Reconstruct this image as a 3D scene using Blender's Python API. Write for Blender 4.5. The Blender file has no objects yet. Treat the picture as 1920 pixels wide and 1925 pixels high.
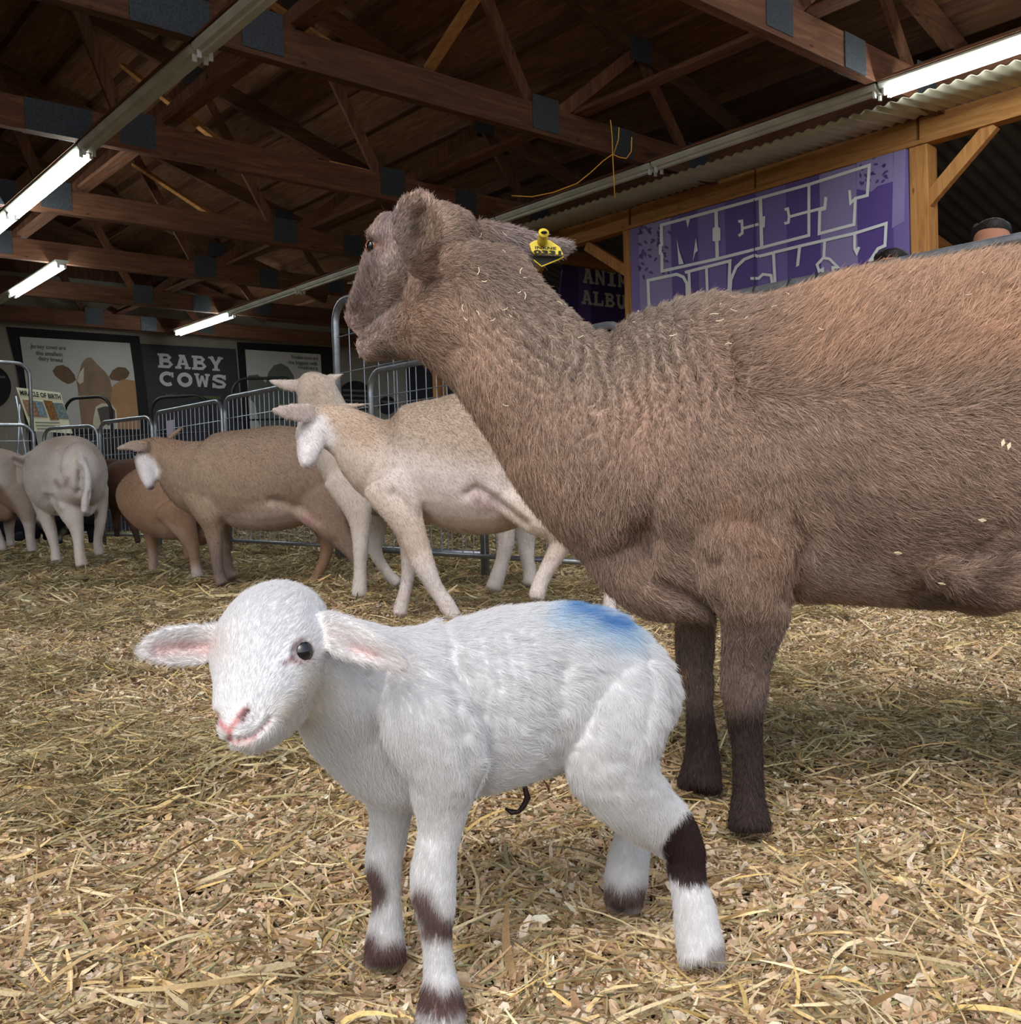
import bpy, bmesh, math, random
import numpy as np
from mathutils import Vector, Matrix
from mathutils.bvhtree import BVHTree
random.seed(7)
rng = np.random.default_rng(11)
FPX, CX, CY, HC = 1863.0, 960.0, 962.5, 0.5
ROLL = 0.031
PITCH = math.atan(53.5/FPX)
YAW = math.radians(40.55)          # building axis U lies this far to the left of the view
# ---- camera frame
_f = Vector((0, math.cos(PITCH), -math.sin(PITCH)))
_r0 = Vector((1, 0, 0)); _u0 = _r0.cross(_f)
_r = (_r0*math.cos(ROLL) - _u0*math.sin(ROLL)).normalized()
_u = _r.cross(_f).normalized()
CAM = Vector((0, 0, HC))
RV, UV_, FV = np.array(_r), np.array(_u), np.array(_f)
def P(x, y, d):
    """world point seen at pixel (x, y) at distance d along the view axis"""
    return Vector(np.array(CAM) + d*(FV + RV*(x-CX)/FPX - UV_*(y-CY)/FPX))
def proj(V):
    V = np.asarray(V, float) - np.array(CAM)
    d = V@FV
    return CX + FPX*(V@RV)/d, CY - FPX*(V@UV_)/d, d
def ray(x, y):
    return Vector(FV + RV*(x-CX)/FPX - UV_*(y-CY)/FPX)
def ground(x, y, z=0.0):
    r = ray(x, y); t = (z-HC)/r.z
    return CAM + r*t
def gd(x, y):
    return (931.5)/(y-(909-.031*(x-960)))
BM = Matrix.Rotation(YAW, 4, 'Z') @ Matrix(((0, 1, 0, 0), (1, 0, 0, 0), (0, 0, 1, 0), (0, 0, 0, 1)))
# building coordinates (u, v, z): u along U = (-sin, cos), v along V = (cos, sin)
def B(u, v, z):
    s, c = math.sin(YAW), math.cos(YAW)
    return Vector((-s*u + c*v, c*u + s*v, z))
def toB(w):
    s, c = math.sin(YAW), math.cos(YAW)
    return (-s*w[0]+c*w[1], c*w[0]+s*w[1], w[2])
BROT = Matrix.Rotation(YAW, 4, 'Z')   # local x -> V, local y -> U
def onplane(x, y, p0, n):
    r = ray(x, y); t = (p0-CAM).dot(n)/r.dot(n)
    return CAM + r*t
HAIR=1
STRAW=1
scene = bpy.context.scene
COL = scene.collection
def s2l(c):
    return tuple(((x/12.92) if x <= .04045 else ((x+.055)/1.055)**2.4) for x in c)
def rgb(r, g, b):
    return s2l((r/255, g/255, b/255))
# ------------------------------------------------------------------ materials
class NT:
    def __init__(s, name):
        s.m = bpy.data.materials.new(name); s.m.use_nodes = True
        s.t = s.m.node_tree; s.b = s.t.nodes['Principled BSDF']; s.o = s.t.nodes['Material Output']
    def n(s, typ, **kw):
        nd = s.t.nodes.new(typ)
        for k, v in kw.items():
            if k.startswith('_'): setattr(nd, k[1:], v)
            else: nd.inputs[k.replace('_', ' ')].default_value = v
        return nd
    def l(s, a, b): s.t.links.new(a, b)
def ramp(nt, fac, stops):
    r = nt.n('ShaderNodeValToRGB'); e = r.color_ramp.elements
    while len(e) < len(stops): e.new(.5)
    for i, (p, c) in enumerate(stops):
        e[i].position = p; e[i].color = (*c, 1)
    nt.l(fac, r.inputs[0]); return r.outputs[0]
def plain(name, col, rough=.6, metal=0, noise=0.0, scale=8, bump=0, spec=.4, emit=None, estr=1):
    nt = NT(name); b = nt.b
    b.inputs['Roughness'].default_value = rough; b.inputs['Metallic'].default_value = metal
    b.inputs['Specular IOR Level'].default_value = spec
    tc = nt.n('ShaderNodeTexCoord')
    no = nt.n('ShaderNodeTexNoise', Scale=scale, Detail=6.0); nt.l(tc.outputs['Object'], no.inputs['Vector'])
    if noise > 0:
        c = ramp(nt, no.outputs['Fac'], [(.3, tuple(x*(1-noise) for x in col)), (.7, tuple(min(1, x*(1+noise)) for x in col))])
        nt.l(c, b.inputs['Base Color'])
    else: b.inputs['Base Color'].default_value = (*col, 1)
    if bump:
        bp = nt.n('ShaderNodeBump', Strength=bump, Distance=.01); nt.l(no.outputs['Fac'], bp.inputs['Height']); nt.l(bp.outputs[0], b.inputs['Normal'])
    if emit:
        b.inputs['Emission Color'].default_value = (*emit, 1); b.inputs['Emission Strength'].default_value = estr
    return nt.m
def wood(name, c0, c1, c2, axis='x', rough=.75):
    """grain runs along the given local axis"""
    nt = NT(name); b = nt.b
    tc = nt.n('ShaderNodeTexCoord'); oi = nt.n('ShaderNodeObjectInfo')
    sc = {'x': (1.2, 14, 14), 'y': (14, 1.2, 14), 'z': (14, 14, 1.2)}[axis]
    mp = nt.n('ShaderNodeMapping'); mp.inputs['Scale'].default_value = sc
    nt.l(tc.outputs['Object'], mp.inputs['Vector'])
    ad = nt.n('ShaderNodeVectorMath', _operation='ADD'); nt.l(mp.outputs[0], ad.inputs[0])
    mu = nt.n('ShaderNodeMath', _operation='MULTIPLY'); mu.inputs[1].default_value = 37; nt.l(oi.outputs['Random'], mu.inputs[0])
    nt.l(mu.outputs[0], ad.inputs[1])
    n1 = nt.n('ShaderNodeTexNoise', Scale=1.6, Detail=8.0, Roughness=.65, Distortion=.8); nt.l(ad.outputs[0], n1.inputs['Vector'])
    c = ramp(nt, n1.outputs['Fac'], [(.25, c0), (.5, c1), (.75, c2)])
    vo = nt.n('ShaderNodeTexVoronoi', Scale=3.2)
    mp2 = nt.n('ShaderNodeMapping'); mp2.inputs['Scale'].default_value = {'x': (1, 2.4, 2.4), 'y': (2.4, 1, 2.4), 'z': (2.4, 2.4, 1)}[axis]
    nt.l(tc.outputs['Object'], mp2.inputs['Vector']); nt.l(mp2.outputs[0], vo.inputs['Vector'])
    kn = ramp(nt, vo.outputs['Distance'], [(.0, (.18, .12, .1)), (.07, (.45, .38, .34)), (.12, (1, 1, 1))])
    mx = nt.n('ShaderNodeMixRGB', _blend_type='MULTIPLY'); mx.inputs[0].default_value = .85
    nt.l(c, mx.inputs[1]); nt.l(kn, mx.inputs[2])
    # per board tone
    hv = nt.n('ShaderNodeHueSaturation'); mr = nt.n('ShaderNodeMapRange'); mr.inputs[3].default_value = .75; mr.inputs[4].default_value = 1.25
    nt.l(oi.outputs['Random'], mr.inputs[0]); nt.l(mr.outputs[0], hv.inputs['Value']); nt.l(mx.outputs[0], hv.inputs['Color'])
    nt.l(hv.outputs[0], b.inputs['Base Color']); b.inputs['Roughness'].default_value = rough
    b.inputs['Specular IOR Level'].default_value = .25
    bp = nt.n('ShaderNodeBump', Strength=.35, Distance=.004); nt.l(n1.outputs['Fac'], bp.inputs['Height']); nt.l(bp.outputs[0], b.inputs['Normal'])
    return nt.m
def emis(name, col, st):
    nt = NT(name); e = nt.n('ShaderNodeEmission', Strength=st); e.inputs[0].default_value = (*col, 1)
    nt.l(e.outputs[0], nt.o.inputs['Surface']); return nt.m
M = {}
for ax in 'xyz':
    M['dark_wood_'+ax] = wood('dark_wood_'+ax, rgb(76, 50, 36), rgb(104, 70, 52), rgb(132, 94, 70), ax)
    M['pine_'+ax] = wood('pine_'+ax, rgb(140, 94, 54), rgb(178, 126, 74), rgb(204, 154, 98), ax)
M['deck'] = wood('roof_deck', rgb(92, 62, 42), rgb(124, 88, 62), rgb(150, 112, 82), 'y')
M['gusset'] = plain('gusset_steel', rgb(74, 80, 86), .6, .4, .3, 60, .4)
M['fixture'] = plain('fixture_enamel', rgb(205, 208, 198), .5, 0, .12, 5)
M['holder'] = plain('lamp_holder', rgb(215, 218, 214), .4)
M['tube'] = emis('lit_tube', (0.95, 1.0, 0.97), 44.0)
M['galv'] = plain('galvanised_steel', rgb(168, 176, 186), .38, .85, .2, 30)
M['darksteel'] = plain('black_painted_steel', rgb(32, 34, 38), .5, .2)
M['corr'] = plain('corrugated_sheet', rgb(186, 184, 164), .55, .1, .15, 4)
M['corr_dark'] = plain('corrugated_roof', rgb(92, 98, 112), .5, .4, .2, 4)
M['wall'] = plain('painted_wall', rgb(146, 143, 134), .85, 0, .08, 3, .1)
M['black'] = plain('black_board', rgb(22, 22, 27), .8, 0, .1, 6)
M['rope'] = plain('yellow_rope', rgb(170, 120, 30), .8)
# ------------------------------------------------------------------ mesh building
class MB:
    def __init__(s): s.v, s.f = [], []
    def add(s, vs, fs):
        k = len(s.v); s.v += [tuple(p) for p in vs]; s.f += [tuple(i+k for i in f) for f in fs]; return s
    def box(s, x0, x1, y0, y1, z0, z1):
        return s.add([(x0,y0,z0),(x1,y0,z0),(x1,y1,z0),(x0,y1,z0),(x0,y0,z1),(x1,y0,z1),(x1,y1,z1),(x0,y1,z1)],
                     [(0,3,2,1),(4,5,6,7),(0,1,5,4),(1,2,6,5),(2,3,7,6),(3,0,4,7)])
    def bar(s, a, b, w, h, up=(0, 0, 1)):
        """board from a to b: w across, h along 'up'"""
        a, b = Vector(a), Vector(b); t = (b-a).normalized(); up = Vector(up)
        x = t.cross(up)
        if x.length < 1e-4: x = t.cross(Vector((1, 0, 0)))
        x.normalize(); z = x.cross(t).normalized()
        vs = [p + x*(sx*w/2) + z*(sz*h/2) for p in (a, b) for sx, sz in ((-1,-1),(1,-1),(1,1),(-1,1))]
        return s.add(vs, [(0,1,2,3),(7,6,5,4),(0,4,5,1),(1,5,6,2),(2,6,7,3),(3,7,4,0)])
    def tube(s, pts, r, n=8, closed=False):
        pts = [Vector(p) for p in pts]; m = len(pts)
        rs = r if hasattr(r, '__len__') else [r]*m
        ref = None; rings = []
        for i, p in enumerate(pts):
            if closed: t = pts[(i+1) % m]-pts[i-1]
            else: t = pts[min(i+1, m-1)]-pts[max(i-1, 0)]
            t.normalize()
            if ref is None:
                ref = Vector((0, 0, 1)) if abs(t.z) < .9 else Vector((1, 0, 0))
            x = t.cross(ref).normalized(); ref = x.cross(t).normalized()
            rings.append([p + (x*math.cos(a)+ref*math.sin(a))*rs[i] for a in [2*math.pi*k/n for k in range(n)]])
        k = len(s.v)
        for rg in rings: s.v += [tuple(q) for q in rg]
        for i in range(m if closed else m-1):
            j = (i+1) % m
            for q in range(n):
                q2 = (q+1) % n
                s.f.append((k+i*n+q, k+i*n+q2, k+j*n+q2, k+j*n+q))
        if not closed:
            s.f.append(tuple(k+q for q in range(n-1, -1, -1))); s.f.append(tuple(k+(m-1)*n+q for q in range(n)))
        return s
    def ball(s, c, rx, ry=None, rz=None, n=16, rot=None):
        ry = ry or rx; rz = rz or rx; c = Vector(c); vs = []; fs = []
        h = n//2
        for i in range(h+1):
            th = math.pi*i/h
            for j in range(n):
                ph = 2*math.pi*j/n
                p = Vector((rx*math.sin(th)*math.cos(ph), ry*math.sin(th)*math.sin(ph), rz*math.cos(th)))
                if rot: p = rot @ p
                vs.append(c+p)
        for i in range(h):
            for j in range(n):
                j2 = (j+1) % n
                fs.append((i*n+j, (i+1)*n+j, (i+1)*n+j2, i*n+j2))
        return s.add(vs, fs)
    def prism(s, poly, dz):
        """poly = list of 3D points (planar), thickness vector dz"""
        n = len(poly); dz = Vector(dz); vs = [Vector(p) for p in poly]+[Vector(p)+dz for p in poly]
        fs = [tuple(range(n-1, -1, -1)), tuple(range(n, 2*n))]+[(i, (i+1) % n, n+(i+1) % n, n+i) for i in range(n)]
        return s.add(vs, fs)
def mk(name, mb, mat, parent=None, base=None, frame=None, smooth=False, bevel=0):
    """link a mesh; its vertices are given in world (or frame) coordinates relative to base"""
    me = bpy.data.meshes.new(name); me.from_pydata([tuple(p) for p in mb.v], [], mb.f); me.update()
    if smooth:
        me.polygons.foreach_set('use_smooth', [True]*len(me.polygons))
    if isinstance(mat, (list, tuple)):
        for m in mat: me.materials.append(m)
    elif mat: me.materials.append(mat)
    o = bpy.data.objects.new(name, me); COL.objects.link(o)
    if parent: o.parent = parent
    if base is not None: o.location = base
    if frame is not None: o.rotation_euler = (0, 0, frame)
    if bevel:
        bv = o.modifiers.new('b', 'BEVEL'); bv.width = bevel; bv.segments = 2; bv.limit_method = 'ANGLE'
    return o
def tag(o, label=None, cat=None, group=None, kind=None):
    if label: o['label'] = label
    if cat: o['category'] = cat
    if group: o['group'] = group
    if kind: o['kind'] = kind
    return o
def empty(name, loc, label=None, cat=None, group=None, rz=0, kind=None):
    o = bpy.data.objects.new(name, None); COL.objects.link(o); o.location = loc; o.rotation_euler = (0, 0, rz)
    o.empty_display_size = .1
    return tag(o, label, cat, group, kind)
def bthing(name, u, v, z, *a, **k):
    return empty(name, B(u, v, z), *a, rz=YAW, **k)
def dup(root, loc=None, label=None, skip=()):
    r = root.copy(); COL.objects.link(r)
    if loc is not None: r.location = loc
    if label: r['label'] = label
    for ch in root.children:
        if ch.name.split('.')[0] in skip: continue
        c = ch.copy(); COL.objects.link(c); c.parent = r
        for g in ch.children:
            d = g.copy(); COL.objects.link(d); d.parent = c
    return r
def local(root, w):
    """world point -> root local (root = Empty with z rotation)"""
    d = Vector(w)-root.location
    return Matrix.Rotation(-root.rotation_euler.z, 3, 'Z') @ d
# slab lettering drawn from strokes, unit box 0..1
def _arc(cx, cy, rx, ry, a0, a1, n=10):
    return [(cx+rx*math.cos(math.radians(a0+(a1-a0)*i/n)), cy+ry*math.sin(math.radians(a0+(a1-a0)*i/n))) for i in range(n+1)]
GL = {
 'A': [([(.2, .08), (.47, .98)], .24), ([(.8, .08), (.53, .98)], .24), ([(.25, .36), (.75, .36)], .16), ([(0, .08), (.4, .08)], .16), ([(.6, .08), (1, .08)], .16), ([(.25, .92), (.6, .92)], .14)],
 'B': [([(.22, 0), (.22, 1)], .28), ([(0, .08), (.3, .08)], .16), ([(0, .92), (.3, .92)], .16), ([(.3, .91), (.62, .9), (.76, .76), (.62, .58), (.3, .55)], .2), ([(.3, .5), (.68, .48), (.84, .28), (.68, .1), (.3, .09)], .2)],
 'C': [(_arc(.52, .5, .38, .4, 50, 310), .25), ([(.84, .62), (.84, .98)], .14)],
 'D': [([(.22, 0), (.22, 1)], .28), ([(.25, .9), (.6, .88), (.85, .5), (.6, .12), (.25, .1)], .2)],
 'E': [([(.22, 0), (.22, 1)], .28), ([(0, .09), (.92, .09)], .18), ([(0, .91), (.92, .91)], .18), ([(.3, .5), (.66, .5)], .18), ([(.86, .0), (.86, .32)], .14), ([(.86, .68), (.86, 1)], .14)],
 'F': [([(.22, 0), (.22, 1)], .28), ([(0, .91), (.92, .91)], .18), ([(.3, .5), (.66, .5)], .18), ([(0, .08), (.45, .08)], .16)],
 'H': [([(.22, 0), (.22, 1)], .26), ([(.78, 0), (.78, 1)], .26), ([(.2, .5), (.8, .5)], .2)],
 'I': [([(.5, 0), (.5, 1)], .36), ([(.12, .08), (.88, .08)], .16), ([(.12, .92), (.88, .92)], .16)],
 'L': [([(.26, 0), (.26, 1)], .3), ([(0, .92), (.5, .92)], .16), ([(0, .1), (.9, .1)], .2), ([(.86, .0), (.86, .42)], .16)],
 'M': [([(.17, 0), (.17, 1)], .22), ([(.83, 0), (.83, 1)], .22), ([(.17, .95), (.5, .25)], .2), ([(.83, .95), (.5, .25)], .2), ([(0, .07), (.36, .07)], .14), ([(.64, .07), (1, .07)], .14)],
 'N': [([(.2, 0), (.2, 1)], .22), ([(.82, 0), (.82, 1)], .2), ([(.2, .95), (.82, .08)], .26), ([(0, .07), (.38, .07)], .14), ([(.62, .93), (1, .93)], .14)],
 'O': [(_arc(.5, .5, .36, .38, 0, 360, 20), .27)],
 'R': [([(.22, 0), (.22, 1)], .28), ([(.3, .91), (.65, .9), (.8, .74), (.62, .52), (.3, .5)], .2), ([(.5, .5), (.84, .05)], .24)],
 'S': [([(.82, .72), (.72, .88), (.45, .9), (.2, .82), (.16, .66), (.4, .54), (.7, .46), (.84, .3), (.76, .14), (.5, .09), (.24, .13), (.14, .3)], .22), ([(.88, .62), (.88, .98)], .12), ([(.1, .02), (.1, .38)], .12)],
 'T': [([(.5, 0), (.5, 1)], .3), ([(0, .9), (1, .9)], .2), ([(.2, .07), (.8, .07)], .14)],
 'U': [([(.22, 1), (.22, .35), (.32, .14), (.5, .1), (.68, .14), (.78, .35), (.78, 1)], .26), ([(.02, .93), (.42, .93)], .14), ([(.6, .93), (1, .93)], .14)],
 'W': [([(.14, 1), (.3, .06)], .2), ([(.5, .85), (.3, .06)], .18), ([(.5, .85), (.7, .06)], .18), ([(.86, 1), (.7, .06)], .2), ([(0, .93), (.32, .93)], .14), ([(.68, .93), (1, .93)], .14)],
 'Y': [([(.16, 1), (.5, .42)], .26), ([(.84, 1), (.5, .42)], .26), ([(.5, .5), (.5, 0)], .28), ([(0, .93), (.38, .93)], .14), ([(.62, .93), (1, .93)], .14), ([(.25, .07), (.75, .07)], .14)],
}
def ribbon2d(pts, w):
    """quads of a polyline with mitred joints, 2D"""
    n = len(pts); L, R = [], []
    for i in range(n):
        p = Vector(pts[i]).to_2d() if not isinstance(pts[i], Vector) else pts[i]
        a = Vector(pts[max(i-1, 0)][:2]); b = Vector(pts[min(i+1, n-1)][:2]); p = Vector(pts[i][:2])
        d1 = (p-a).normalized() if i > 0 else (b-p).normalized(); d2 = (b-p).normalized() if i < n-1 else d1
        nn = Vector((-d1.y, d1.x))+Vector((-d2.y, d2.x))
        if nn.length < 1e-5: nn = Vector((-d1.y, d1.x))
        nn.normalize(); k = 1/max(.45, nn.dot(Vector((-d1.y, d1.x))))
        L.append(p+nn*(w/2*k)); R.append(p-nn*(w/2*k))
    return L, R
def stroke_letters(mb, text, origin, ex, ey, size, adv=1.12, wid=1.0, off=Vector((0, 0, 0))):
    """letters as raised flat strokes on the plane origin+ex*x+ey*y"""
    x0 = 0
    for ch in text:
        if ch == ' ': x0 += .5*wid; continue
        for k, (pts, w) in enumerate(GL[ch]):
            L, R = ribbon2d([((x0+p[0]*wid)*size, p[1]*size) for p in pts], w*size)
            o2 = off*(1+.05*k)
            vs = [origin+ex*q.x+ey*q.y+o2 for q in L]+[origin+ex*q.x+ey*q.y+o2 for q in R]; n = len(L)
            mb.add(vs, [(i, i+1, n+i+1, n+i) for i in range(n-1)])
        x0 += adv*wid
    return x0*size
def text_mb(mb, body, origin, ex, ey, size, bold=0.0, align='LEFT'):
    cu = bpy.data.curves.new('t', 'FONT'); cu.body = body; cu.size = size; cu.offset = bold*size; cu.align_x = align
    cu.resolution_u = 2
    o = bpy.data.objects.new('t', cu); COL.objects.link(o)
    bpy.context.view_layer.update()
    me = bpy.data.meshes.new_from_object(o.evaluated_get(bpy.context.evaluated_depsgraph_get()))
    mb.add([origin+ex*v.co.x+ey*v.co.y for v in me.vertices], [tuple(p.vertices) for p in me.polygons])
    bpy.data.objects.remove(o); bpy.data.curves.remove(cu); bpy.data.meshes.remove(me)
# ================================================================== BARN
UCH = [4.14+2.44*k for k in range(7)]      # trusses
ZC = 3.60                                  # underside of bottom chords
VE = 8.75                                  # right-hand eave
# ---- roof deck: slopes up from the eave to the ridge at v=-1, and down again
SL = .333
def zroof(v):                              # underside of deck
    return 4.30+(9.2-v)*SL*.95 if v > -.6 else 4.30+(9.2+.6)*SL*.95-(-.6-v)*SL*.95
ceil = bthing('ceiling', 10, 0, 0, kind='structure')
def lc(u, v, z): return (v, u-10, z)
mb = MB()
for (va, vb) in ((9.9, -.6), (-.6, -10)):
    za, zb = zroof(va)+.12, zroof(vb)+.12
    mb.add([lc(1.2, va, za), lc(1.2, vb, zb), lc(19.6, vb, zb), lc(19.6, va, za), lc(1.2, va, za+.05), lc(1.2, vb, zb+.05), lc(19.6, vb, zb+.05), lc(19.6, va, za+.05)],
           [(0, 1, 2, 3), (7, 6, 5, 4), (0, 4, 5, 1), (1, 5, 6, 2), (2, 6, 7, 3), (3, 7, 4, 0)])
mk('roof_deck', mb, M['deck'], ceil)
v = 9.3
while v > -9:
    mb = MB(); z = zroof(v)+.045
    mb.box(v-.02, v+.02, 1.2-10, 19.6-10, z-.05, z+.09)
    mk('purlin', mb, M['dark_wood_y'], ceil); v -= .58
# ---- trusses
def make_truss(u, label):
    r = bthing('roof_truss', u, 0, ZC, label, 'roof truss', 'timber roof trusses')
    mb = MB().box(-6.0, 9.4, -.045, .045, 0, .27); mk('bottom_chord', mb, M['dark_wood_x'], r, bevel=.004)
    mb = MB().bar((9.6, 0, zroof(9.6)-ZC-.12), (-.6, 0, zroof(-.6)-ZC-.12), .09, .2); mk('top_chord', mb, M['dark_wood_x'], r)
    mb = MB().bar((-.6, 0, zroof(-.6)-ZC-.12), (-6, 0, zroof(-6)-ZC-.12), .09, .2); mk('top_chord', mb, M['dark_wood_x'], r)
    bots = [-2.1, .65, 3.4, 6.15, 8.3]; tops = [-.7, 2.3, 5.05, 7.45]
    zt = lambda v: zroof(v)-ZC-.2
    for i, bv in enumerate(bots):
        for tv in tops:
            if abs(tv-bv) < 1.75:
                s = -.05 if tv > bv else .05
                mb = MB().bar((bv+(.08 if tv > bv else -.08), s*.3, .16), (tv-(.06 if tv > bv else -.06), s*.3, zt(tv)), .042, .115, up=(0, 1, 0) if 0 else (1, 0, 0))
                mk('web', mb, M['dark_wood_z'], r)
    for bv in bots:
        mb = MB().box(bv-.16, bv+.16, -.052, -.046, .04, .34).box(bv-.16, bv+.16, .046, .052, .04, .34); mk('gusset_plate', mb, M['gusset'], r)
    for tv in tops:
        z = zt(tv); mb = MB().box(tv-.15, tv+.15, -.054, -.046, z-.08, z+.16).box(tv-.15, tv+.15, .046, .054, z-.08, z+.16); mk('gusset_plate', mb, M['gusset'], r)
    mb = MB().box(2.45, 3.0, -.055, -.046, .0, .27).box(2.45, 3.0, .046, .055, .0, .27); mk('splice_plate', mb, M['gusset'], r)
    mb = MB().box(7.0, 7.3, -.055, -.046, .0, .27).box(7.0, 7.3, .046, .055, .0, .27); mk('splice_plate', mb, M['gusset'], r)
    return r
NTH = ['nearest the camera, cutting across the top right corner', 'second from the camera, passing above the sheep\'s head', 'third from the camera, with a long dark grain mark',
       'fourth from the camera, meeting the brown sheep\'s forehead', 'fifth from the camera, above the short light at left', 'sixth from the camera, just before the wall truss', 'against the far wall above the cow posters']
t0 = make_truss(UCH[0], 'timber roof truss '+NTH[0])
for k in range(1, 7):
    q = dup(t0, B(UCH[k], 0, ZC), 'timber roof truss '+NTH[k], skip=('bottom_chord',) if k >= 4 else ())
    if k >= 4: mk('bottom_chord', MB().box(-6.0, 14.6, -.045, .045, 0, .27), M['dark_wood_x'], q, bevel=.004)
mk('side_deck', MB().box(9.7, 14.8, 12.6-10, 19.6-10, 4.12, 4.17), M['deck'], ceil)
# longitudinal braces lying on / between the trusses
for i, (v, z, u0, u1, lab) in enumerate(((3.7, ZC+.32, 3.5, 19, 'long pine board lying along the truss chords over the left light run'), (6.6, ZC+.3, 2.0, 19, 'long brown board lying along the truss chords above the right light run'), (1.2, ZC+.32, 8, 19, 'long brown board lying along the truss chords at the left edge'))):
    r = bthing('bracing_board', u0, v, z, lab, 'roof brace')
    mk('board', MB().box(-.07, .07, 0, u1-u0, -.02, .02), M['dark_wood_y'], r)
nb = 0
DG = [(UCH[1], 4.0, ZC+.25, UCH[2], 4.0, 5.6), (UCH[2], 4.2, ZC+.25, UCH[3], 4.2, 5.4), (UCH[1], 6.5, ZC+.25, UCH[2], 6.5, 4.9), (UCH[3], 5.2, ZC+.25, UCH[4], 5.2, 5.1), (UCH[0], 4.9, 5.2, UCH[1], 4.9, ZC+.3), (UCH[2], 6.9, ZC+.25, UCH[3], 6.9, 4.8)]
WH = ['above the lit left tubes', 'behind the middle of the left light run', 'over the second truss chord', 'left of the brown sheep\'s head', 'at the top centre, nearest the camera', 'over the brown sheep\'s back of neck']
for (u0, v0, z0, u1, v1, z1), w in zip(DG, WH):
    r = bthing('diagonal_brace', u0, v0, z0, 'light brown diagonal brace between trusses '+w, 'roof brace', 'diagonal braces between trusses')
    mk('board', MB().bar((0, 0, 0), (v1-v0, u1-u0, z1-z0), .09, .04, up=(0, 0, 1)), M['pine_y'], r)
# ---- light runs
def fixture(u0, v, L, lit, label, z=ZC):
    r = bthing('fluorescent_light', u0, v, z, label, 'ceiling light', 'strip lights under the trusses')
    mb = MB(); y0, y1 = .012, L-.012
    prof = [(-.085, -.004), (-.085, -.02), (-.06, -.05), (-.028, -.05), (-.022, -.072), (.022, -.072), (.028, -.05), (.06, -.05), (.085, -.02), (.085, -.004)]
    n = len(prof)
    mb.add([(x, y0, q) for x, q in prof]+[(x, y1, q) for x, q in prof], [(i, (i+1) % n, n+(i+1) % n, n+i) for i in range(n)]+[tuple(range(n-1, -1, -1)), tuple(range(n, 2*n))])
    mk('housing', mb, M['fixture'], r)
    for yy in (.03, L-.05):
        for sx in (-.042, .042):
            mk('lamp_holder', MB().box(sx-.016, sx+.016, yy, yy+.02, -.108, -.05), M['holder'], r, bevel=.003)
    if lit:
        for sx in (-.042, .042):
            mk('tube', MB().tube([(sx, .055, -.088), (sx, L-.055, -.088)], .0165, 10), M['tube'], r, smooth=True)
    return r
Lf = 2.38
for k, lit, w in ((-1, True, 'lit strip light at the top right corner of the barn'), (0, False, 'unlit strip light just left of the lit one at top right'), (1, False, 'unlit strip light above the purple sign\'s left half'),
                  (2, False, 'unlit strip light directly behind the brown sheep\'s neck'), (3, False, 'unlit strip light hidden mostly by the brown sheep\'s head'), (4, False, 'unlit strip light between the sheep\'s face and the short lit light'), (5, True, 'lit strip light above the baby cows board')):
    fixture(4.1+Lf*k, 7.56, Lf, lit, w)
for k, lit, w in ((-2, False, 'unlit strip light crossing the top edge at left'), (-1, False, 'unlit strip light between the top edge and the lit left tubes'), (0, True, 'lit twin tube strip light at the left edge'), (1, True, 'lit strip light just outside beyond the left edge')):
    fixture(9.07+2.45*k, 2.98, 2.45, lit, w)
fixture(13.62, 4.1, Lf, True, 'short looking lit strip light low at the left edge')
fixture(16.02, 4.1, Lf, False, 'unlit strip light beyond the low lit one at left')
for v, u0, u1, lab in ((2.98, 4.0, 14, 'brown backing board above the left light run'), (7.56, 1.7, 18.6, 'brown backing board above the right light run')):
    r = bthing('backing_board', u0, v, ZC, lab, 'timber board'); mk('board', MB().box(-.1, .06, 0, u1-u0, .0, .018), M['dark_wood_y'], r)
# ---- right hand wall line: posts, header beam, sheet, signs
VH = 8.62
def pbox(name, u0, u1, v0, v1, z0, z1, mat, label, cat, group=None):
    r = bthing(name, u0, v0, z0, label, cat, group); mk('timber', MB().box(0, v1-v0, 0, u1-u0, 0, z1-z0), mat, r, bevel=.005); return r
r = bthing('header_beam', 0, VH, 3.37, 'golden pine header beam running above the purple sign', 'beam')
for a, b in ((2.0, 4.33), (4.36, 6.06), (6.09, 7.78), (7.82, 12.4)):
    mk('board', MB().box(0, .07, a, b, .06, .26), M['pine_y'], r, bevel=.004)
mk('fascia_board', MB().box(.02, .05, 2.0, 12.4, .25, .75), M['dark_wood_y'], r)
mk('bottom_plank', MB().box(-.03, .1, 2.0, 12.4, .018, .06), M['pine_y'], r, bevel=.004)
for a, w in ((4.25, 'at the right edge of the purple sign'), (7.785, 'at the left edge of the purple sign'), (11.6, 'behind the brown sheep\'s ear')):
    q = bthing('timber_post', a, VH+.1, 0, 'square pine post '+w, 'post', 'posts under the header beam')
    mk('post', MB().box(-.12, .06, 0, .17 if a < 5 else .11, 0, 3.385), M['pine_z'], q, bevel=.006)
def brace(a, b, w, cat='timber brace', wd=.07, hh=.12, mat='pine_z'):
    r = bthing('knee_brace', *a, 'pine knee brace '+w, cat, 'knee braces on the posts')
    mk('brace', MB().bar((0, 0, 0), (b[1]-a[1], b[0]-a[0], b[2]-a[2]), hh, wd, up=(1, 0, 0)), M[mat], r, bevel=.004)
brace((4.29, VH+.04, 2.88), (3.7, VH+.04, 3.40), 'rising right from the post at the right end of the purple sign')
brace((7.89, VH+.04, 2.93), (8.55, VH+.06, 3.36), 'rising left from the post at the left end of the purple sign')
brace((9.95, VH+.06, 2.72), (9.35, VH+.06, 3.34), 'just right of the yellow ear tag')
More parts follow.
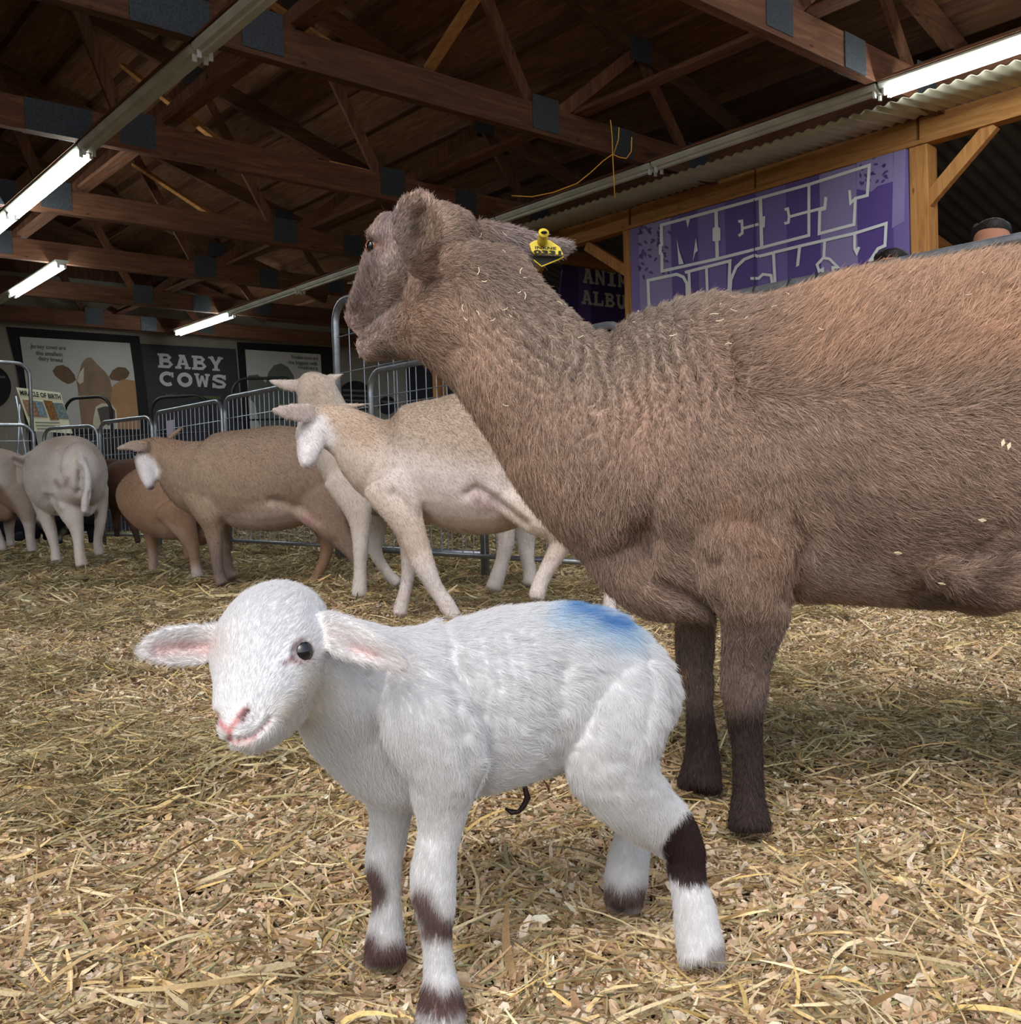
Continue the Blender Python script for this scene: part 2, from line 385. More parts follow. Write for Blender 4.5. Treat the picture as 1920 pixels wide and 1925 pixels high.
# corrugated sheet over the header
r = bthing('corrugated_sheet', 1.5, 7.75, 3.5, 'grey green corrugated sheet with wavy lower edge above the header beam', 'roof sheet')
mb = MB(); n = 560; L = 11.2; rows = [(0.06, .03), (.80, .115)]
vs = []
for (dv, dz) in rows:
    for i in range(n+1):
        vs.append((dv, L*i/n, dz+.013*math.sin(2*math.pi*L*i/n/.11)))
mb.add(vs, [(i, i+1, n+2+i, n+1+i) for i in range(n)])
o = mk('sheet', mb, M['corr'], r, smooth=True); so = o.modifiers.new('s', 'SOLIDIFY'); so.thickness = .003
# MEET PUCKY sign ---------------------------------------------------
UNIT = {}
def purple(n, c): M['pur_'+n] = plain('sign_'+n, c, .5, 0, .03, 3); 
purple('light', rgb(146, 134, 186)); purple('mid', rgb(122, 106, 174)); purple('dark', rgb(96, 76, 150)); purple('line', rgb(235, 240, 246)); purple('leaf', rgb(84, 68, 136)); purple('deep', rgb(66, 54, 118))
M['banner_grey'] = plain('banner_grey', rgb(196, 198, 202), .6, 0, .03, 3)
VS = VH-.02
def sp(x, y, off=0.0):
    return toB(onplane(1180+x/2.5946, 240+y/2.5946, B(0, VS-off, 0), B(0, 1, 0)))
sg = bthing('purple_sign', 4.4, VS, 1.0, 'large purple sign reading MEET PUCKY in white outlined letters', 'sign')
def sl(p): return Vector((p[1]-VS, p[0]-4.4, p[2]-1.0))
mk('panel', MB().box(0, .015, 4.43-4.4, 7.78-4.4, 1.6-1, 3.382-1), M['pur_mid'], sg)
ed = [(210, 340, 'dark'), (475, 628, 'dark'), (775, 940, 'dark'), (940, 1120, 'light'), (1120, 1296, 'dark'), (50, 208, 'light')]
def ux(x, y=400): return sp(x, y)[0]
for x0, x1, m in ed:
    a, b = ux(x1)-4.4, ux(x0)-4.4
    a = max(a, .035); b = min(b, 3.375)
    mk('colour_band', MB().box(-.002, 0, a, b, .6, 2.382), M['pur_'+m], sg)
mk('colour_band', MB().prism([sl(sp(*q, .003)) for q in ((1300, 112), (1358, 98), (1350, 455), (1290, 490))], (.001, 0, 0)), M['pur_light'], sg)
mk('colour_band', MB().prism([sl(sp(*q, .003)) for q in ((1118, 165), (1296, 120), (1296, 262), (1220, 285), (1190, 312), (1118, 300))], (.001, 0, 0)), M['pur_light'], sg)
mb = MB()
for cx0, cx1, cy0, cy1, n in ((55, 205, 480, 730, 46), (1120, 1296, 140, 290, 22)):
    for i in range(n):
        x = rng.uniform(cx0, cx1); y = rng.uniform(cy0, cy1)-(x-cx0)*.3*(cx0 < 900)*.1
        a = rng.uniform(0, 3.14); L = 15; w = 5; c, s = math.cos(a), math.sin(a); L, w = 13, 6
        mb.prism([sl(sp(x+c*p*L-s*q*w, y+s*p*L+c*q*w, .006)) for p, q in ((-1, 0), (-.4, 1), (.5, .8), (1, 0), (.5, -.8), (-.4, -1))], (.001, 0, 0))
mk('leaf_pattern', mb, M['pur_leaf'], sg)
LN = [([(430, 403), (165, 475), (168, 570), (160, 575), (160, 612), (168, 618), (168, 700), (438, 640), (655, 585), (885, 525), (885, 275)], 13),
      ([(430, 403), (648, 343), (885, 277), (1180, 183), (1170, 330), (1112, 345), (1105, 472), (935, 517), (938, 402), (962, 395), (968, 338)], 13),
      ([(432, 403), (438, 640)], 15), ([(648, 343), (655, 585)], 15), ([(1112, 345), (1088, 368), (1083, 305)], 12), ([(885, 410), (965, 388)], 12),
      ([(640, 470), (560, 492), (560, 515), (542, 528)], 12), ([(560, 492), (558, 455), (540, 458)], 12),
      ([(880, 410), (788, 435), (785, 462), (765, 468)], 12), ([(788, 435), (782, 395), (766, 400)], 12),
      ([(105, 870), (100, 745), (240, 715), (272, 728), (290, 760), (292, 860)], 13), ([(280, 706), (500, 650), (492, 860)], 13), ([(385, 680), (392, 860)], 12), ([(300, 705), (305, 860)], 12),
      ([(495, 860), (505, 740), (530, 680), (570, 642), (620, 622), (638, 628)], 13), ([(600, 735), (640, 735), (660, 715), (700, 720), (712, 800)], 12),
      ([(640, 628), (712, 610), (722, 800)], 13), ([(715, 608), (840, 578), (830, 670)], 13), ([(838, 578), (1110, 515), (1262, 467), (1256, 575), (1222, 590), (1185, 645), (1212, 640), (1205, 690)], 13),
      ([(962, 548), (958, 632), (925, 668), (935, 700), (952, 690), (955, 740)], 12), ([(958, 635), (985, 640), (1026, 680), (1002, 682), (1002, 725)], 12), ([(1108, 515), (1108, 590), (1118, 612), (1130, 582)], 12),
      ([(165, 475), (165, 560)], 13)]
mb = MB()
for k, (pts, w) in enumerate(LN):
    L_, R_ = ribbon2d(pts, w*1.12); n = len(L_); off = .008+.0002*k
    mb.add([sl(sp(q.x, q.y, off)) for q in L_]+[sl(sp(q.x, q.y, off)) for q in R_], [(i, i+1, n+i+1, n+i) for i in range(n-1)])
for k, poly in enumerate([[(283, 440), (307, 436), (294, 488)], [(240, 540), (252, 600), (274, 664), (250, 668)], [(333, 538), (343, 600), (330, 612), (318, 655)], [(415, 492), (432, 480), (453, 490), (453, 548), (435, 558), (415, 552)], [(642, 440), (672, 430), (670, 485), (650, 492)],
                          [(1112, 590), (1130, 582), (1118, 615)], [(820, 680), (838, 640), (838, 672)]]):
    mb.add([sl(sp(*q, .0125)) for q in poly], [tuple(range(len(poly)))])
mk('outlined_lettering', mb, M['pur_line'], sg)
mk('seam', MB().prism([sl(sp(*q, .014)) for q in ((616, 350), (620, 350), (622, 800), (618, 800))], (.001, 0, 0)), M['pur_deep'], sg)
# small gold squiggle and black hoop behind the rail
mk('gold_emblem', MB().prism([sl(sp(*q, .015)) for q in ((800, 762), (822, 728), (834, 752), (872, 738), (860, 756), (800, 768))], (.001, 0, 0)), plain('gold_print', rgb(190, 140, 90), .6), sg)
# ANIMAL ALBUM board, beyond the opening
UA = 9.7
def ap(x, y, off=0): return onplane(960+x/6.857, 400+y/6.859, B(UA-off, 0, 0), B(1, 0, 0))
ab = bthing('album_sign', UA, 9.0, 1.4, 'dark purple board reading ANIMAL ALBUM beyond the pine post', 'sign')
pa, pb = toB(ap(600, 1390)), toB(ap(2300, 600))
mk('panel', MB().prism([local(ab, ap(*q)) for q in ((690, 560), (1900, 690), (1900, 1600), (600, 1400))], (0, .03, 0)), M['pur_deep'], ab)
mk('colour_band', MB().prism([local(ab, ap(*q, .004)) for q in ((870, 640), (1040, 660), (1040, 1430), (870, 1400))], (0, .001, 0)), M['pur_dark'], ab)
mb = MB()
for y0, y1, txt, x0 in ((905, 705, 'ANIMAL', 930), (1175, 990, 'ALBUM', 915)):
    a = ap(x0, y0, .012); b = ap(x0+600, y0+72, .012); c = ap(x0, y1, .012)
    ex = (b-a); ex.normalize(); h = (c-a).length; adv = (b-a).length/(4.0 if txt == 'ANIMAL' else 4.05)/h
    stroke_letters(mb, txt, local(ab, a), Matrix.Rotation(-YAW, 3, 'Z') @ ex, Vector((0, 0, 1)), h, 1.08, adv/1.08, Vector((0, -.0015, 0)))
mk('lettering', mb, M['banner_grey'], ab)
for a, lab in (((UA+.1, 8.8, 1.2), 'brown'),):
    q = bthing('timber_post', UA-.1, 8.76, 0, 'brown square post at the left edge of the album board', 'post'); mk('post', MB().box(0, .14, 0, .14, 0, 3.3), M['pine_z'], q)
q = bthing('cross_beam', UA-.1, 8.92, 3.42, 'brown cross beam over the album board', 'beam'); mk('beam', MB().box(0, 6, 0, .06, 0, .2), M['pine_x'], q)
# ---- lean-to beyond the right-hand header
r = bthing('lean_to_roof', 1, 9, 3.6, 'dark grey corrugated metal roof of the lean-to at the right edge', 'roof sheet')
mb = MB(); n = 400; L = 13.0; vs = []
for (dv, dz) in ((-.32, .42), (6.5, -1.3)):
    for i in range(n+1): vs.append((dv, -1+L*i/n, dz+.018*math.sin(2*math.pi*L*i/n/.16)))
mb.add(vs, [(i, i+1, n+2+i, n+1+i) for i in range(n)]); o = mk('sheet', mb, M['corr_dark'], r, smooth=True)
for k, (a, b, w) in enumerate((((3.4, 9.0, 3.3), (3.4, 13.5, 2.35), 'sloping rafter nearest'), ((5.0, 9.0, 3.15), (5.0, 13.5, 2.2), 'middle sloping rafter'), ((6.6, 9.0, 3.1), (6.6, 13.5, 2.1), 'sloping rafter farthest'))):
    q = bthing('lean_to_rafter', *a, 'brown '+w+' in the lean-to right of the sign post', 'rafter', 'lean-to rafters')
    mk('timber', MB().bar((0, 0, 0), (b[1]-a[1], 0, b[2]-a[2]), .06, .16), M['pine_x'], q)
q = bthing('lean_to_beam', 1.5, 11.0, 2.35, 'dark brown beam low in the lean-to right of the sign post', 'beam'); mk('timber', MB().box(0, .1, 0, 12, 0, .2), M['pine_y'], q)
tag(mk('wall_lean_to', MB().box(0, .1, -12, 14, 0, 3.2), plain('dark_boards', rgb(60, 44, 36), .9, 0, .3, 5), None, B(1, 14.5, 0), YAW), kind='structure')
# ---- far wall and its boards
UW = 19.45
wl = mk('wall_back', MB().box(-12, 17, 0, .15, 0, 4.6), M['wall'], None, B(UW, 0, 0), YAW); tag(wl, kind='structure')
tag(mk('wall_gable', MB().prism([(-12, 0, 4.6), (17, 0, 4.6), (17, 0, 1.9+.0), (9.9, 0, 4.6), (-.6, 0, 7.9), (-12, 0, 4.7)][:2]+[(9.9, 0, 4.62), (-.6, 0, 7.9), (-12, 0, 4.7)], (0, .15, 0)), M['dark_wood_z'], None, B(UW, 0, 0), YAW), kind='structure')
tag(mk('wall_left', MB().box(0, .15, 7, 19.6, 0, 4.7), M['dark_wood_z'], None, B(0, -9.9, 0), YAW), kind='structure')
UP = UW-.02
def wp(x, y, off=0): return onplane(x, y, B(UP-off, 0, 0), B(1, 0, 0))
def wboard(name, label, cat, quad, base):
    r = empty(name, (lambda q: Vector(q))(wp(*base)), label, cat, rz=YAW); r['category'] = cat; return r
def wpoly(name, parent, pts, off, mat, th=.004):
    mk(name, MB().prism([local(parent, wp(*q, off)) for q in pts], (0, th, 0)), mat, parent)
M['poster_grey'] = plain('poster_grey', rgb(188, 189, 188), .7, 0, .05, 4)
M['cow_tan'] = plain('print_tan', rgb(168, 130, 96), .7, 0, .15, 3); M['cow_dark'] = plain('print_brown', rgb(104, 78, 58), .7, 0, .2, 4)
M['cow_face'] = plain('print_face', rgb(136, 112, 92), .7, 0, .2, 3); M['cow_white'] = plain('print_white', rgb(205, 200, 180), .7, 0, .05)
M['cow_muz'] = plain('print_muzzle', rgb(84, 76, 76), .7, 0, .1); M['board'] = plain('charcoal_board', rgb(52, 52, 60), .75, 0, .1, 4)
M['greytext'] = plain('print_text', rgb(98, 104, 98), .8); M['greytext2'] = plain('print_text_green', rgb(96, 112, 70), .8)
W1 = wboard('cow_poster', 'black framed poster of a tan cow face on the far wall', 'poster', None, (150, 860))
wpoly('frame', W1, [(12, 614), (262, 632), (282, 800), (300, 960), (75, 960), (33, 700)], .0, M['black'], .02)
wpoly('sheet', W1, [(37, 633), (244, 645), (252, 700), (262, 800), (262, 840), (72, 840), (50, 730)], .012, M['poster_grey'])
wpoly('cow_body', W1, [(200, 735), (230, 712), (254, 716), (262, 800), (262, 840), (200, 840)], .018, M['cow_tan'])
wpoly('cow_ear', W1, [(99, 697), (106, 688), (118, 686), (130, 692), (140, 704), (143, 714), (136, 720), (128, 722), (116, 716), (104, 706)], .018, M['cow_dark'])
wpoly('cow_ear', W1, [(205, 708), (212, 696), (222, 690), (236, 691), (244, 700), (241, 708), (232, 715), (222, 716), (210, 714)], .018, M['cow_dark'])
wpoly('cow_face', W1, [(145, 716), (150, 700), (155, 682), (163, 673), (172, 672), (182, 684), (197, 698), (207, 712), (211, 735), (207, 760), (210, 800), (214, 840), (160, 840), (155, 800), (150, 760), (148, 735)], .023, M['cow_face'])
wpoly('cow_blaze', W1, [(145, 716), (150, 700), (158, 690), (157, 718), (150, 722)], .028, M['cow_white'])
wpoly('cow_muzzle', W1, [(175, 790), (180, 765), (192, 758), (210, 760), (219, 772), (221, 795), (216, 840), (176, 840)], .028, M['cow_white'])
wpoly('cow_nose', W1, [(183, 768), (196, 764), (209, 764), (216, 772), (217, 790), (206, 800), (190, 796)], .033, M['cow_muz'])
def wtext(parent, body, x0, y0, x1, y1, h_px, mat, bold=.02, off=.02, name='printed_text'):
    a, b, c = wp(x0, y0, off), wp(x1, y1, off), wp(x0, y0-h_px, off)
    R3 = Matrix.Rotation(-YAW, 3, 'Z'); size = (c-a).length/.72
    mb = MB(); text_mb(mb, body, Vector((0, 0, 0)), Vector((1, 0, 0)), Vector((0, 1, 0)), size, bold)
    w = max(q[0] for q in mb.v); ex = R3 @ (b-a)/w; ez = Vector((0, 0, 1)); o0 = local(parent, a)
    mb.v = [tuple(o0+ex*q[0]+ez*q[1]) for q in mb.v]; mk(name, mb, mat, parent)
wtext(W1, 'Jersey cows are', 58, 654, 124, 658, 8, M['greytext']); wtext(W1, 'the smallest', 68, 667, 118, 670, 8, M['greytext']); wtext(W1, 'dairy breed', 72, 677, 118, 681, 8, M['greytext'])
W2 = wboard('baby_cows_board', 'charcoal board reading BABY COWS beside the cow poster', 'sign', None, (360, 860))
wpoly('panel', W2, [(265, 646), (443, 656), (452, 760), (470, 960), (300, 960), (283, 800)], .0, M['board'], .02)
mb = MB()
for txt, x0, y0, x1, y1, h in (('BABY', 297, 691, 421, 698, 27), ('COWS', 299, 725, 428, 731, 27)):
    a, b, c = wp(x0, y0, .02), wp(x1, y1, .02), wp(x0, y0-h, .02); hh = (c-a).length; R3 = Matrix.Rotation(-YAW, 3, 'Z')
    ex = R3 @ (b-a).normalized(); stroke_letters(mb, txt, local(W2, a), ex, Vector((0, 0, 1)), hh, 1.09, (b-a).length/hh/4.3, Vector((0, -.003, 0)))
mk('lettering', mb, M['banner_grey'], W2)
wtext(W2, 'sweet sisters of spring', 312, 746, 410, 751, 6, M['greytext2'], .01) if 0 else None
mb = MB()
for i in range(26):
    x = 312+i*4; mb.prism([local(W2, wp(*q, .02)) for q in ((x, 741+i*.17+rng.uniform(-1, 1)), (x+3, 741+i*.17), (x+3, 746+i*.17), (x, 746+i*.17))], (0, .001, 0))
mk('green_print', mb, M['greytext2'], W2)
W3 = wboard('calf_poster', 'black framed pale poster with a grey calf outline, right of the board', 'poster', None, (540, 860))
wpoly('frame', W3, [(446, 643), (628, 653), (650, 960), (470, 960), (455, 760)], .0, M['black'], .02)
wpoly('sheet', W3, [(461, 657), (603, 666), (612, 860), (474, 860), (466, 730)], .012, M['poster_grey'])
wpoly('calf_head', W3, [(500, 720), (505, 700), (515, 687), (528, 683), (542, 690), (552, 706), (556, 730), (560, 860), (500, 860), (480, 760), (466, 745), (467, 706), (485, 704)], .018, M['greytext'])
for yy, x0 in ((674, 548), (684, 542), (693, 560)): wtext(W3, 'Friesian cows are' if yy == 674 else ('the biggest milk' if yy == 684 else 'makers'), x0, yy, 598, yy+3, 7, M['greytext'])
def disc(u, cx, cy, rpx, label, rows):
    r = wboard('round_sign', label, 'sign', None, (cx, cy))
    pts = [(cx+rpx*math.cos(a)*.98, cy+rpx*math.sin(a)) for a in [2*math.pi*k/36 for k in range(36)]]
    wpoly('disc', r, pts, .0, M['black'], .02)
    for k in range(rows):
        yy = cy-rpx*.55+k*rpx*1.1/max(1, rows-1); ww = rpx*.7
        mk('print_line', MB().prism([local(r, wp(*q, .01)) for q in ((cx-ww, yy), (cx+ww, yy+2), (cx+ww, yy+6), (cx-ww, yy+4))], (0, .001, 0)), M['greytext'], r)
disc(0, -20, 728, 42, 'round black sign on the wall at the left edge', 1)
disc(0, 668, 750, 34, 'round black sign with pale printed lines on the far wall', 5)
disc(0, 729, 762, 17, 'small round black sign right of the larger round one', 1)
q = wboard('black_screen', 'large black panel on the far wall behind the sheep\'s throat', 'panel', None, (860, 760))
wpoly('panel', q, [(762, 672), (980, 690), (980, 870), (775, 870)], .0, M['black'], .02)
# ---- rope
r = empty('rope', P(1150, 240, 6.2), 'thin yellow rope hanging in loops from the second truss', 'rope')
def lr(x, y, d=6.3): return local(r, P(x, y, d))
for pts in ([(1148, 226), (1151, 255), (1152, 290), (1154, 330), (1156, 372)], [(1164, 240), (1163, 262), (1154, 290)], [(1188, 258), (1187, 285), (1178, 298), (1165, 296), (1152, 290), (1135, 302), (1110, 325), (1085, 345), (1040, 362), (1000, 370), (962, 368)]):
    mk('cord', MB().tube([lr(*q) for q in pts], .0035, 6), M['rope'], r, smooth=True)
# ================================================================== FENCES
def loop_path(w, h, rad, z0=0.0, n=6):
    """rounded-top frame path in (x, z)"""
    pts = [(0, z0), (0, h-rad)]
    for i in range(1, n+1):
        a = math.pi-(math.pi/2)*i/n; pts.append((rad+rad*math.cos(a), h-rad+rad*math.sin(a)))
    pts.append((w-rad, h))
    for i in range(1, n+1):
        a = math.pi/2-(math.pi/2)*i/n; pts.append((w-rad+rad*math.cos(a), h-rad+rad*math.sin(a)))
    pts.append((w, z0)); return pts
def hurdle(p0, p1, h, label, nv=24, nh=7, rad=.12, r=.019, clear=.12, mat='galv', cat='fence panel', group='galvanised fence panels around the pen', name='fence_panel', wire=.0035):
    p0, p1 = Vector(p0), Vector(p1); d = p1-p0; a = math.atan2(d.y, d.x); w = math.hypot(d.x, d.y)
    o = empty(name, p0, label, cat, group, rz=a)
    mk('tube_frame', MB().tube([(x, 0, z) for x, z in loop_path(w, h, rad)], r, 10), M[mat], o, smooth=True)
    mk('bottom_rail', MB().tube([(0, 0, clear), (w, 0, clear)], r*.7, 8), M[mat], o, smooth=True)
    if nv or nh:
        mb = MB()
        for i in range(1, nv): mb.tube([(w*i/nv, 0, clear), (w*i/nv, 0, h-.02)], wire, 5)
        for i in range(1, nh):
            z = clear+(h-clear)*(i/nh)**.85; mb.tube([(0, 0, z), (w, 0, z)], wire, 5)
        mk('wire_mesh', mb, M[mat], o)
    return o
VF = 3.4
labs = ['wire mesh fence panel behind the brown sheep, nearest the tall gate at right', 'wire mesh fence panel behind the pale head sheep\'s ears', 'wire mesh fence panel with red ties left of the pale sheep']
hurdle(B(8.85, VF, 0), B(7.45, VF, 0), 1.23, 'wire mesh fence panel with a paper hung on it, behind the white faced sheep', 16, 6)
hurdle(B(7.4, VF, 0), B(5.75, VF, 0), 1.24, 'wire mesh fence panel between the paper and the tall gate', 22, 6)
hurdle(B(5.68, VF+.0, 0), B(4.2, VF, 0), 1.72, 'tall wire gate with a rounded top corner beside the brown sheep\'s nose', 9, 6, rad=.14, r=.025, name='pen_gate', cat='gate', group=None)
hurdle(B(5.1, VF-.12, 0), B(3.0, VF-.12, 0), 1.2, 'wire mesh fence panel behind the brown sheep\'s throat', 22, 6)
hurdle(B(2.95, VF-.05, 0), B(.95, VF-.05, 0), 1.235, 'grey rail panel behind the brown sheep\'s back', 16, 6, r=.021)
# clips on the rail
q = empty('rail_clips', B(2.2, VF-.07, 1.21), 'black straps around the grey rail above the brown sheep\'s back', 'strap', rz=YAW)
for yy in (-.25, -.12, .0, .16): mk('strap', MB().tube([(.015, yy, -.026), (-.024, yy+.002, 0), (.0, yy, .045), (.026, yy, .01), (.015, yy, -.026)], .004, 6), M['darksteel'], q)
# red ties + paper
r = empty('hanging_paper', P(320, 790, 8.3), 'white and violet paper hung from the fence with red ties', 'notice')
r.rotation_euler.z = YAW+math.pi/2
pw = MB().add([(-.07, 0, 0), (.07, 0, 0), (.07, .01, -.24), (-.07, .01, -.24)], [(0, 1, 2, 3)])
o = mk('paper', pw, plain('violet_paper', rgb(205, 200, 225), .7, 0, .1, 20), r); o.modifiers.new('s', 'SOLIDIFY').thickness = .002
# low panels at the left, along the far side of the pen
def topat(x, y, z):  # ground point below a rail seen at (x, y) with height z
    g = ground(x, y, z); return Vector((g.x, g.y, 0))
hurdle(topat(285, 783, 1.22), topat(187, 795, 1.22), 1.22, 'wire mesh fence panel left of the brown sheep\'s ear', 14, 6)
hurdle(topat(183, 800, 1.24), topat(82, 806, 1.24), 1.24, 'wire mesh fence panel above the pale sheep\'s rump', 12, 6)
hurdle(topat(62, 799, 1.26), topat(-60, 799, 1.26), 1.26, 'wire mesh fence panel at the left edge', 12, 6)
# taller pale frame at the left edge
hurdle(topat(55, 684, 1.95), topat(-80, 676, 1.95), 1.95, 'tall pale tube frame at the left edge beside the easel', 0, 0, rad=.14, r=.02, name='tube_frame_gate', cat='gate', group=None)
# black railings before the posters
def blackrail(x0, y0, x1, y1, z, w):
    hurdle(topat(x0, y0, z), topat(x1, y1, z), z, 'black tube railing '+w, 0, 3, rad=.2, r=.02, mat='darksteel', cat='railing', group='black railings before the wall posters', name='black_railing', wire=.012)
blackrail(120, 750, 208, 744, 1.75, 'before the tan cow poster')
blackrail(283, 748, 392, 742, 1.75, 'before the baby cows board')
blackrail(436, 712, 560, 710, 2.0, 'before the calf poster')
# dark clutter (stall fronts) behind the pen
q = empty('dark_stall', topat(245, 800, 1.3), 'dark stall front behind the wire panels at left', 'stall'); q.rotation_euler.z = YAW
mk('boards', MB().box(-.2, 1.5, 2.2, 2.3, 0, 1.35), M['board'], q); mk('top_rail', MB().box(-.2, 1.5, 2.17, 2.33, 1.35, 1.4), M['darksteel'], q)
# easel with MIRACLE OF BIRTH board -----------------------------------
ez = empty('easel', ground(85, 1010), 'pale metal easel holding the miracle of birth board', 'easel')
DE = 11.3
def el(x, y, d=DE): return local(ez, P(x, y, d))
ez.location = Vector((P(85, 900, DE).x, P(85, 900, DE).y, 0))
for a, b in (((38, 760), (25, 1005)), ((30, 745), (75, 1005)), ((120, 800), (150, 1005))):
    mk('leg', MB().tube([el(*a, DE+.1), el(*b, DE+.1)], .016, 8), M['galv'], ez, smooth=True)
bd = empty('birth_board', P(85, 850, DE), 'cream board reading MIRACLE OF BIRTH with four photographs on the easel', 'sign')
def bl(x, y, off=0): return local(bd, P(x, y, DE-off))
M['cream'] = plain('cream_card', rgb(226, 226, 200), .7, 0, .03)
quad = lambda q, off: MB().prism([bl(*p, off) for p in q], (0, .015, 0))
mk('card', quad([(30, 728), (113, 738), (136, 815), (58, 810)], 0), M['cream'], bd)
mk('photograph', quad([(42, 751), (63, 753), (74, 783), (53, 782)], .012), plain('photo_a', rgb(150, 118, 92), .6, 0, .6, 40), bd)
mk('photograph', quad([(64, 753), (79, 755), (89, 784), (75, 783)], .012), plain('photo_b', rgb(120, 140, 150), .6, 0, .5, 30), bd)
mk('photograph', quad([(81, 752), (97, 754), (110, 789), (95, 789)], .012), plain('photo_c', rgb(130, 92, 50), .6, 0, .6, 40), bd)
mk('photograph', quad([(99, 757), (117, 758), (128, 787), (109, 786)], .012), plain('photo_d', rgb(110, 130, 130), .6, 0, .5, 40), bd)
mb = MB(); text_mb(mb, 'MIRACLE OF BIRTH', Vector((0, 0, 0)), Vector((1, 0, 0)), Vector((0, 1, 0)), 1, .03)
w = max(q[0] for q in mb.v); a, b, c = bl(38, 742, .02), bl(115, 751, .02), bl(36, 733, .02)
mb.v = [tuple(a+(b-a)*(q[0]/w)+(c-a)*(q[1]/.72)) for q in mb.v]; mk('lettering', mb, M['darksteel'], bd)
mb = MB()
for y in (793, 799, 805): mb.prism([bl(66+(y-793)*.3, y, .01), bl(112+(y-793)*.3, y+1, .01), bl(112+(y-793)*.3, y+2.2, .01), bl(66+(y-793)*.3, y+1.2, .01)], (0, .005, 0))
mk('fine_print', mb, M['greytext'], bd)
# ================================================================== ANIMALS: lofted limbs, fused, then sculpted
def crom(A, sub):
    A = np.asarray(A, float); n = len(A); out = []
    for i in range(n-1):
        p0, p1, p2, p3 = A[max(i-1, 0)], A[i], A[i+1], A[min(i+2, n-1)]
        for k in range(sub):
            t = k/sub
            out.append(.5*((2*p1)+(-p0+p2)*t+(2*p0-5*p1+4*p2-p3)*t*t+(-p0+3*p1-3*p2+p3)*t**3))
    out.append(A[-1]); return np.array(out)
def loft(mb, rows, mode='img', sub=5, seg=20, cap=(.6, .6), cup=0.0, power=2.0, tf=None):
    """rows: (x, y, depth, half-thickness px[, half-width px]); closed tapered limb"""
    R = []
    for r in rows:
        r = list(r)
        if tf: r[0] = tf[0]+r[0]/tf[2]; r[1] = tf[1]+r[1]/tf[2]; r[3] = r[3]/tf[2]; 
        if len(r) < 5: r.append(r[3])
        elif tf: r[4] = r[4]/tf[2]
        p = P(r[0], r[1], r[2]); s = r[2]/FPX
        R.append((p.x, p.y, p.z, r[3]*s, r[4]*s))
    A = crom(R, sub); C = A[:, :3]; ra = np.maximum(A[:, 3], 1e-4); wa = np.maximum(A[:, 4], 1e-4)
    T = np.gradient(C, axis=0); T /= np.linalg.norm(T, axis=1)[:, None]
    # caps
    st = [(1.0, .08), (.94, .38), (.8, .62), (.55, .84), (.28, .96)]
    c0 = [(C[0]-T[0]*ra[0]*cap[0]*e, T[0], ra[0]*k, wa[0]*k) for e, k in st]
    c1 = [(C[-1]+T[-1]*ra[-1]*cap[1]*e, T[-1], ra[-1]*k, wa[-1]*k) for e, k in reversed(st)]
    rings = c0+[(C[i], T[i], ra[i], wa[i]) for i in range(len(C))]+c1
    V = []; th = np.linspace(0, 2*np.pi, seg, endpoint=False)
    ref = FV if mode == 'img' else np.array((0, 0, 1.0))
    co, si = np.cos(th), np.sin(th)
    if power != 2: co = np.sign(co)*np.abs(co)**(2/power); si = np.sign(si)*np.abs(si)**(2/power)
    for c, t, r, w in rings:
        Bv = ref-t*(t@ref); Bv /= np.linalg.norm(Bv); Nv = np.cross(Bv, t)
        if mode == 'z': Nv, Bv = Bv, Nv
        pts = c+np.outer(co*r, Nv)+np.outer(si*w-cup*r*(co**2), Bv)
        V.append(pts)
    k = len(mb.v); n = len(V)
    for v in V: mb.v += [tuple(q) for q in v]
    flip = (mode == 'z')
    for i in range(n-1):
        for q in range(seg):
            q2 = (q+1) % seg; f = (k+i*seg+q, k+i*seg+q2, k+(i+1)*seg+q2, k+(i+1)*seg+q)
            mb.f.append(f[::-1] if flip else f)
    a = tuple(k+q for q in range(seg-1, -1, -1)); b = tuple(k+(n-1)*seg+q for q in range(seg))
    mb.f += [a[::-1], b[::-1]] if flip else [a, b]
    return mb
def fuse(mb, vox, smooth):
    me = bpy.data.meshes.new('t'); me.from_pydata(mb.v, [], mb.f); me.update()
    bm = bmesh.new(); bm.from_mesh(me); bmesh.ops.recalc_face_normals(bm, faces=bm.faces); bm.to_mesh(me); bm.free()
    o = bpy.data.objects.new('t', me); COL.objects.link(o)
    r = o.modifiers.new('r', 'REMESH'); r.mode = 'VOXEL'; r.voxel_size = vox; r.adaptivity = 0
    s = o.modifiers.new('s', 'SMOOTH'); s.factor = .5; s.iterations = smooth
    bpy.context.view_layer.update()
    ev = o.evaluated_get(bpy.context.evaluated_depsgraph_get())
    out = bpy.data.meshes.new_from_object(ev); bpy.data.objects.remove(o); bpy.data.meshes.remove(me)
    return out
def sstep(a, b, x): t = np.clip((x-a)/(b-a), 0, 1); return t*t*(3-2*t)
